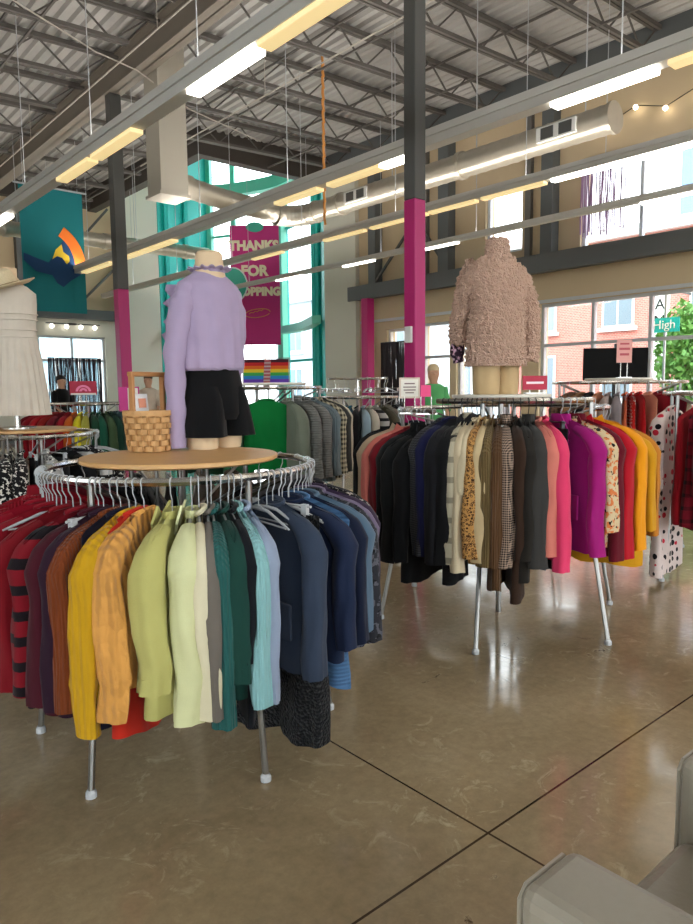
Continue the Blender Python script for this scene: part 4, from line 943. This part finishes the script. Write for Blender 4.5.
# ------------------------------------------------------------------ banners
# teal bird banner
t = thing('banner', 'tall teal banner with navy and orange bird hanging by the left magenta column', 'banner', (4.75,15.9,5.75))
W_, H_ = 1.33, 2.6
q = MB(); rg = [[(W_*k/10, .02*sin(k*.9)*(j/10), -H_*j/10) for k in range(11)] for j in range(11)]
q.loft([r_+[(x, y+.006, z) for x, y, z in r_[::-1]] for r_ in rg]); q.build('banner_cloth', mat('banner_teal', (8,116,122), .8), t)
def plq(poly, mt, nm, d):
    q = MB(); q.prism([(x*W_, -y*H_) for x, y in poly], (0,-.024-d,0), (1,0,0), (0,0,1), .003); q.build(nm, mt, t)
NAVY = mat('banner_navy', (22,66,112), .8); ORG = mat('banner_orange', (238,122,38), .8); YEL = mat('banner_yellow', (232,196,50), .8)
def arcband(cx, cy, r0, r1, a0, a1, n=12):
    f = W_/H_
    A = [(cx+r1*cos(rad(a0+(a1-a0)*k/n)), cy-r1*f*sin(rad(a0+(a1-a0)*k/n))) for k in range(n+1)]; B = [(cx+r0*cos(rad(a0+(a1-a0)*k/n)), cy-r0*f*sin(rad(a0+(a1-a0)*k/n))) for k in range(n+1)]
    return A+B[::-1]
plq(arcband(.3,.6,.52,.7,2,58), ORG, 'bird_beak', .004)
plq([(.5,.53),(.68,.38),(.7,.35),(.8,.45),(.83,.55),(.82,.62),(.97,.6),(.9,.68),(.75,.73),(.62,.79),(.52,.76),(.45,.7),(.2,.68),(.02,.6),(.02,.54),(.2,.57),(.4,.6)], NAVY, 'bird_body', .001)
plq([(.46,.57),(.52,.49),(.62,.44),(.64,.5),(.73,.53),(.74,.57),(.69,.6),(.62,.55),(.54,.54)], YEL, 'bird_eye', .006)
q = MB(); q.bar((-.1,0,.02), (W_+.1,0,.02), .03, .03); q.tube([(.1,0,.02), (.1,0,1.1)], .006, 5); q.tube([(W_-.1,0,.02), (W_-.1,0,1.1)], .006, 5); q.build('hanging_bar', ALU, t)
# thanks banner in the tower
bo = Vector((10.9,17.6,0)); bu = Vector((.756,-.654,0)); bz = Vector((0,0,1))
t = thing('banner', 'magenta banner reading THANKS FOR SHOPPING inside the teal tower', 'banner', bo+Vector((0,0,2.6)))
BM = mat('banner_magenta', (200,48,124), .8); LET = mat('banner_cream', (240,222,190), .8); W2, H2 = 1.4, 3.35
q = MB(); q.prism([(0,0),(W2,0),(W2,H2),(0,H2)], (0,0,.1), bu, bz, .006); q.build('banner_cloth', BM, t)
nrm = bu.cross(bz)  # towards the camera
for s_, z, sz in (('THANKS',2.88,.36),('FOR',2.18,.4),('SHOPPING',1.6,.31)):
    text(s_, sz, t, LET, frame_matrix(bu*(W2/2-.02)+Vector((0,0,z))+nrm*.012, bu, bz), ext=.003, bold=.02)
q = MB(); pts = [(.75+.36*cos(rad(a)), 1.0+.12*sin(rad(a))) for a in range(0, 341, 20)]; q.tube([bu*x+bz*(y+.1*(x-.75))+nrm*.015 for x, y in pts], .012, 5); q.tube([bu*(.5+.06*k)+bz*(.98+.03*(k % 2)+.015*k)+nrm*.015 for k in range(8)], .012, 5); q.build('swirl', mat('swirl_ochre', (216,150,80), .7), t)
EMB = mat('emblem_teal', (70,170,150), .7)
def blob(cx, cy, rx, ry, d, mt, nm):
    q = MB(); q.prism([(cx+rx*cos(rad(a)), cy+ry*sin(rad(a))) for a in range(0, 360, 15)], nrm*d, bu, bz, .006); q.build(nm, mt, t)
blob(.06,1.8,.43,.5,.02,WHITE,'emblem_outline'); blob(.06,1.8,.39,.46,.03,EMB,'emblem'); blob(.72,3.4,.25,.14,.014,EMB,'top_emblem')
# rainbow flag
fo = Vector((9.3,14.6,1.45)); t = thing('rainbow_flag', 'rainbow striped flag hanging under the magenta banner in the tower', 'flag', fo)
q = MB(); 
for k, c in enumerate(((70,20,40),(226,30,40),(246,120,30),(250,220,50),(70,190,90),(40,150,230),(120,70,210),(190,90,230))):
    q = MB(); q.prism([(0,0),(1.15,0),(1.15,.08),(0,.08)], (0,0,.62-.08*k), bu, bz, .005); q.build('stripe', mat(f'rainbow{k}', c, .7), t)
q = MB(); q.tube([(-.02,0,.72), tuple(bu*1.2+bz*.72)], .012, 6); q.tube([tuple(bu*.02+bz*.7), tuple(bu*.02+bz*-1.45)], .012, 6); q.tube([tuple(bu*1.13+bz*.7), tuple(bu*1.13+bz*-1.45)], .012, 6); q.build('flag_stand', CHROME2, t)
o = MB(); o.prism([(.5,.02),(.66,.02),(.7,.66),(.55,.72)], nrm*.03, bu, bz, .02); tag(o.build('scarf', fab((214,120,130),'stripe',(240,220,220)), None, loc=fo), 'pink striped scarf hanging in front of the rainbow flag', 'scarf')

# tinsel curtains
def tinsel(label, loc, rz, w, h, n, c, grp=None):
    t = thing('tinsel_curtain', label, 'curtain', loc, rz)
    q = MB(); q.tube([(-w/2,0,0), (w/2,0,0)], .015, 6); q.build('curtain_rod', BLACKP, t)
    q = MB()
    for k in range(n):
        x = -w/2+w*(k+.5)/n; hh = h*R.uniform(.9, 1); ph = R.uniform(0, 6); ww = w/n*(R.uniform(.3,.75) if n < 30 else R.uniform(.8,1.2))
        pts = [(x+.004*sin(j*.7+ph), .01*sin(j*.8+ph*2), -hh*j/8) for j in range(9)]
        q.loft([[(p[0]-ww/2, p[1], p[2]), (p[0]+ww/2, p[1]+.01, p[2]), (p[0]+ww/2, p[1]+.014, p[2]), (p[0]-ww/2, p[1]+.004, p[2])] for p in pts])
    q.build('strands', mat('tinsel_'+str(c), c, .3, .5), t); return t
tinsel('black tinsel curtain in the far wall window behind the rainbow rack', (7.25,YW-.25,2.35), 0, 1.5, 1.9, 60, (34,28,36))
tinsel('black tinsel curtain beside the far magenta column', (XW-.45,11.3,2.45), rad(90), .95, 2.1, 40, (40,34,36))
tinsel('thin purple tinsel curtain over the large upper window', (XW-.12,6.55,5.36), rad(90), .85, 1.35, 24, (168,140,176))

# track light on far wall, string lights, switch
t = thing('track_light', 'row of four spotlights above the far wall window', 'light', (7.3,YW-.12,3.25))
q = MB(); q.box((0,0,.06), (1.5,.05,.03)); q.box((0,.06,.06), (.2,.12,.05)); q.build('track', BLACKP, t)
for x in (-.6, -.2, .2, .6): q = MB(); q.ball((x,-.03,-.02), .06); q.build('bulb', LAMP_W, t, smooth=True)
t = thing('string_lights', 'string of small round bulbs on the wall beside the duct end', 'lights', (XW-.1,5.0,6.0))
pts = [(0,-2+.5*k,.08*cos(k*pi)-.05) for k in range(8)]; q = MB(); q.tube(pts, .008, 5); q.build('wire', BLACKP, t)
for p in pts[::1]: q = MB(); q.ball((p[0]-.03,p[1],p[2]-.04), .04, 8, 6); q.build('bulb', mat('warm_bulb', (255,240,210), .4, emit=(255,240,210), es=8), t, smooth=True)
q = MB(); q.box((5.11,4.95,1.95), (.03,.09,.16)); tag(q.build('thermostat', WHITE, bevel=.006), 'small white box mounted on the near magenta column', 'switch box')

# monitor
t = thing('monitor', 'black flat screen monitor in the window behind the window rack', 'monitor', (9.2,4.95,0), rad(-48))
q = MB(); q.box((0,0,1.72), (.86,.04,.44)); q.build('screen', mat('matte_black', (10,10,11), .7, spec=.15), t, bevel=.008)
q = MB(); q.box((.05,0,1.965), (.14,.05,.06)); q.build('camera_bar', BLACKP, t)
q = MB(); q.tube([(0,.04,1.6), (0,.04,.03)], .025, 8); q.box((0,.04,.015), (.5,.4,.03)); q.build('stand', BLACKP, t)

# ------------------------------------------------------------------ people (small, far)
def person(label, loc, rz, top, bottom, hair, hairlen=.0, skin=(196,150,122), bend=0):
    t = thing('person', label, 'person', loc, rz)
    me = bpy.data.meshes.new('body'); V = [(0,0,.95),(0,0,1.15),(0,.01,1.35),(0,.01,1.46),(0,.02,1.53),(0,.03,1.63),(0,.03,1.72)]; E = [(0,1),(1,2),(2,3),(3,4),(4,5),(5,6)]; rad_ = [.14,.125,.13,.085,.062,.112,.098]
    for s in (1, -1):
        i = len(V); V += [(s*.17,0,1.42),(s*.22,.02,1.16),(s*.2,.16,1.0),(s*.19,.24,.97)]; E += [(2,i),(i,i+1),(i+1,i+2),(i+2,i+3)]; rad_ += [.045,.04,.034,.03]
        i = len(V); V += [(s*.09,0,.88),(s*.1,.01,.5),(s*.1,0,.08),(s*.1,.12,.03)]; E += [(0,i),(i,i+1),(i+1,i+2),(i+2,i+3)]; rad_ += [.095,.07,.045,.035]
    me.from_pydata(V, E, []); o = bpy.data.objects.new('body', me); COL.objects.link(o); o.parent = t
    sk = o.modifiers.new('skin', 'SKIN'); ss = o.modifiers.new('sub', 'SUBSURF'); ss.levels = ss.render_levels = 2
    for v, r_ in zip(me.skin_vertices[0].data, rad_): v.radius = (r_, r_)
    me.skin_vertices[0].data[0].use_root = True; me.materials.append(mat('skin'+str(skin), skin, .6))
    q = MB(); q.loft([ell(z, a, b, 20) for z, a, b in ((.9,.185,.15),(1.1,.165,.14),(1.3,.19,.15),(1.42,.2,.125),(1.475,.12,.09),(1.49,.07,.065))], caps=False); sh_ = q.build('shirt', fab(top), t, smooth=True)
    for s in (1, -1): limb(((s*.15,0,1.42),(s*.225,.02,1.16),(s*.215,.1,1.06)), (.075,.065,.055)).build('sleeve', fab(top), sh_, smooth=True)
    q = MB(); q.loft([ell(z, a, b, 20) for z, a, b in ((.93,.175,.145),(.85,.19,.155),(.8,.18,.15))], caps=False)
    tr = q.build('trousers', fab(bottom), t, smooth=True)
    for s in (1, -1): limb(((s*.09,0,.86),(s*.1,.01,.5),(s*.1,0,.09)), (.1,.085,.075)).build('trouser_leg', fab(bottom), tr, smooth=True)
    q = MB(); q.ball((0,.0,1.71), (.098,.105,.095), 14, 10)
    if hairlen: q.loft([ell(1.72-hairlen*u, .095-.02*u, .06, 16, 0, -.05) for u in (0,.3,.7,1)])
    q.build('hair', mat('hair'+str(hair), hair, .7), t, smooth=True)
    q = MB(); q.ball((0,.125,1.63), (.014,.02,.02), 8, 6); q.build('nose', mat('skin'+str(skin), skin, .6), t, smooth=True)
    q = MB()
    for s in (1, -1): q.ball((s*.033,.108,1.66), .011, 8, 6)
    q.build('eyes', BLACKP, t)
    return t
person('person in black top and olive skirt standing at the far window', (5.55,16.3,0), rad(200), (22,22,24), (70,76,44), (34,26,22), .12)
person('person in pale beige clothes with brown hair beside the tinsel curtain', (7.0,14.9,0), rad(150), (214,196,176), (206,190,172), (84,60,44), .1)
person('blond person in green top beyond the near magenta column', (8.48,7.66,0), rad(140), (96,176,110), (60,64,74), (196,176,140), .16)

# ------------------------------------------------------------------ outside
m = MB(); m.add([(-60,-60,-.06),(90,-60,-.06),(90,90,-.06),(-60,90,-.06),(-60,-60,-.3),(90,-60,-.3),(90,90,-.3),(-60,90,-.3)], [(0,1,2,3),(7,6,5,4)]); struct(m.build('street', mat('asphalt', (150,150,150), .9, vary=.1)))
def building(label, x, y0, y1, h, mt, wy, wz, wmt):
    t = thing('building', label, 'building', (x,(y0+y1)/2,0))
    q = MB(); q.span((0,-(y1-y0)/2,-.05), (8,(y1-y0)/2,h)); q.build('brick_wall', mt, t)
    q = MB(); q.span((-.3,-(y1-y0)/2-.2,h), (8.2,(y1-y0)/2+.2,h+.35)); q.build('cornice', WHITE, t)
    k = int((y1-y0)/wy)
    for i in range(k):
        for z in wz:
            y = -(y1-y0)/2+wy*(i+.5); q = MB(); q.span((-.06,y-.6,z), (.02,y+.6,z+1.7)); q.span((-.14,y-.72,z-.14), (.02,y+.72,z)); w_ = q.build('window', WHITE, t)
            q = MB(); q.span((-.075,y-.52,z+.08), (-.05,y-.04,z+1.62)); q.span((-.075,y+.04,z+.08), (-.05,y+.52,z+1.62)); q.build('pane', wmt, w_)
PANE = mat('far_pane', (128,140,150), .15)
BR = brick_mat()
building('red brick building with white sash windows across the street', 24, 2, 17.5, 6.6, BR, 3.1, (.9,3.5), PANE)
building('blue glass office block rising behind the brick building', 32, 3, 14.4, 12.5, mat('blue_glass_wall', (96,130,176), .3), 2.6, (1.5,5,8.5), PANE)
building('pale grey building beside the brick one across the street', 24, 18, 34, 6.2, mat('pale_stucco', (186,190,194), .9), 4, (.9,3.5), PANE)
building('taller brick building at the street corner', 23, -9, 1.6, 10.5, BR, 2.5, (.9,4.2,7.4), PANE)
t = thing('building', 'light blue steel and glass building beyond the far wall window', 'building', (14,33,0))
q = MB(); q.span((-18,0,-.05), (4,8,5.5)); q.build('facade', mat('pale_blue_facade', (170,205,222), .6), t)
q = MB()
for k in range(22): q.span((-18+k,-.12,0), (-17.85+k,.0,5.5))
for z in (1.4,2.8,4.2): q.span((-18,-.1,z), (4,0,z+.12))
q.build('glazing_bars', WHITE, t)
# street tree
t = thing('street_tree', 'leafy green street tree outside the storefront window', 'tree', (17,7.3,0))
q = MB(); q.tube([(0,0,-.05),(.05,.02,1.2),(0,.1,2.4),(.1,0,3.2)], [.11,.09,.07,.04], 10); q.tube([(0,.05,1.8),(.5,.5,2.8)], [.05,.02], 6); q.tube([(0,.05,1.6),(-.3,-.6,2.6)], [.05,.02], 6); q.build('trunk', mat('bark', (96,80,66), .9), t, smooth=True)
q = MB()
for k in range(2600):
    a, b, r_ = R.uniform(0,2*pi), R.uniform(-1,1), R.random()**.4
    p = Vector((.78*r_*cos(a)*math.sqrt(1-b*b), .78*r_*sin(a)*math.sqrt(1-b*b), 2.2+1.25*r_*b)); u = Vector((R.gauss(0,1),R.gauss(0,1),R.gauss(0,1))).normalized(); w = u.cross(Vector((R.gauss(0,1),R.gauss(0,1),R.gauss(0,1)))).normalized(); s_ = R.uniform(.05,.1)
    q.add([p-u*s_*1.3, p+w*s_*.6, p+u*s_*1.3, p-w*s_*.6], [(0,1,2,3)])
q.build('crown', mat('leaf_green', (96,150,70), .6, vary=.25, vscale=3), t)
# street sign and vertical banner sign
t = thing('street_sign', 'teal street name sign reading High on a pole outside', 'sign', (15.0,6.97,0))
q = MB(); q.tube([(0,0,-.05), (0,0,3.6)], .03, 8); q.build('pole', CHROME2, t)
q = MB(); q.box((-.04,0,2.69), (.02,.64,.3)); q.build('sign_panel', mat('street_teal', (0,170,165), .5), t)
text('High', .26, t, WHITE, frame_matrix((-.056,0,2.69), (0,-1,0), (0,0,1)), ext=.003)
t = thing('vertical_sign', 'tall white vertical sign with black letters on the brick building', 'sign', (22.0,10.33,0))
q = MB(); q.span((-.06,-.2,1.6), (.06,.3,4.75)); q.build('sign_panel', WHITE, t)
q = MB(); 
for z in (2.2,4.4): q.bar((.06,0,z), (2.0,0,z), .06, .06)
q.build('wall_bracket', DKSTEEL, t)
for k, ch in enumerate('FAM IT'):
    if ch != ' ': text(ch, .46, t, BLACKP, frame_matrix((-.075,.05,4.42-.5*k), (0,-1,0), (0,0,1)), ext=.003)

# ------------------------------------------------------------------ light, world, camera
w = bpy.data.worlds.new('sky'); SC.world = w; w.use_nodes = True; nt = w.node_tree; bg = nt.nodes['Background']
bg.inputs['Color'].default_value = (.95,.97,1.0,1); bg.inputs['Strength'].default_value = 4.0
cam = bpy.data.cameras.new('camera'); co = bpy.data.objects.new('camera', cam); COL.objects.link(co)
Yv = Vector((-608.5,67,-700)).normalized(); Xv = Vector((816.5,82,-700)); Xv = (Xv-Yv*Xv.dot(Yv)).normalized(); Zv = Xv.cross(Yv)
Rm = Matrix((Xv, Yv, Zv))            # camera axes -> world
co.matrix_world = Matrix.Translation((0,0,1.42)) @ Rm.to_4x4()
cam.sensor_fit = 'VERTICAL'; cam.sensor_height = 24; cam.lens = 700/924*24; cam.clip_end = 300; cam.clip_start = .02
SC.camera = co
vs = SC.view_settings; vs.view_transform = 'Standard'; vs.look = 'None'; vs.gamma = 1; vs.use_curve_mapping = False; vs.exposure = .95
SC.cycles.max_bounces = 8; SC.cycles.diffuse_bounces = 4; SC.cycles.use_denoising = True
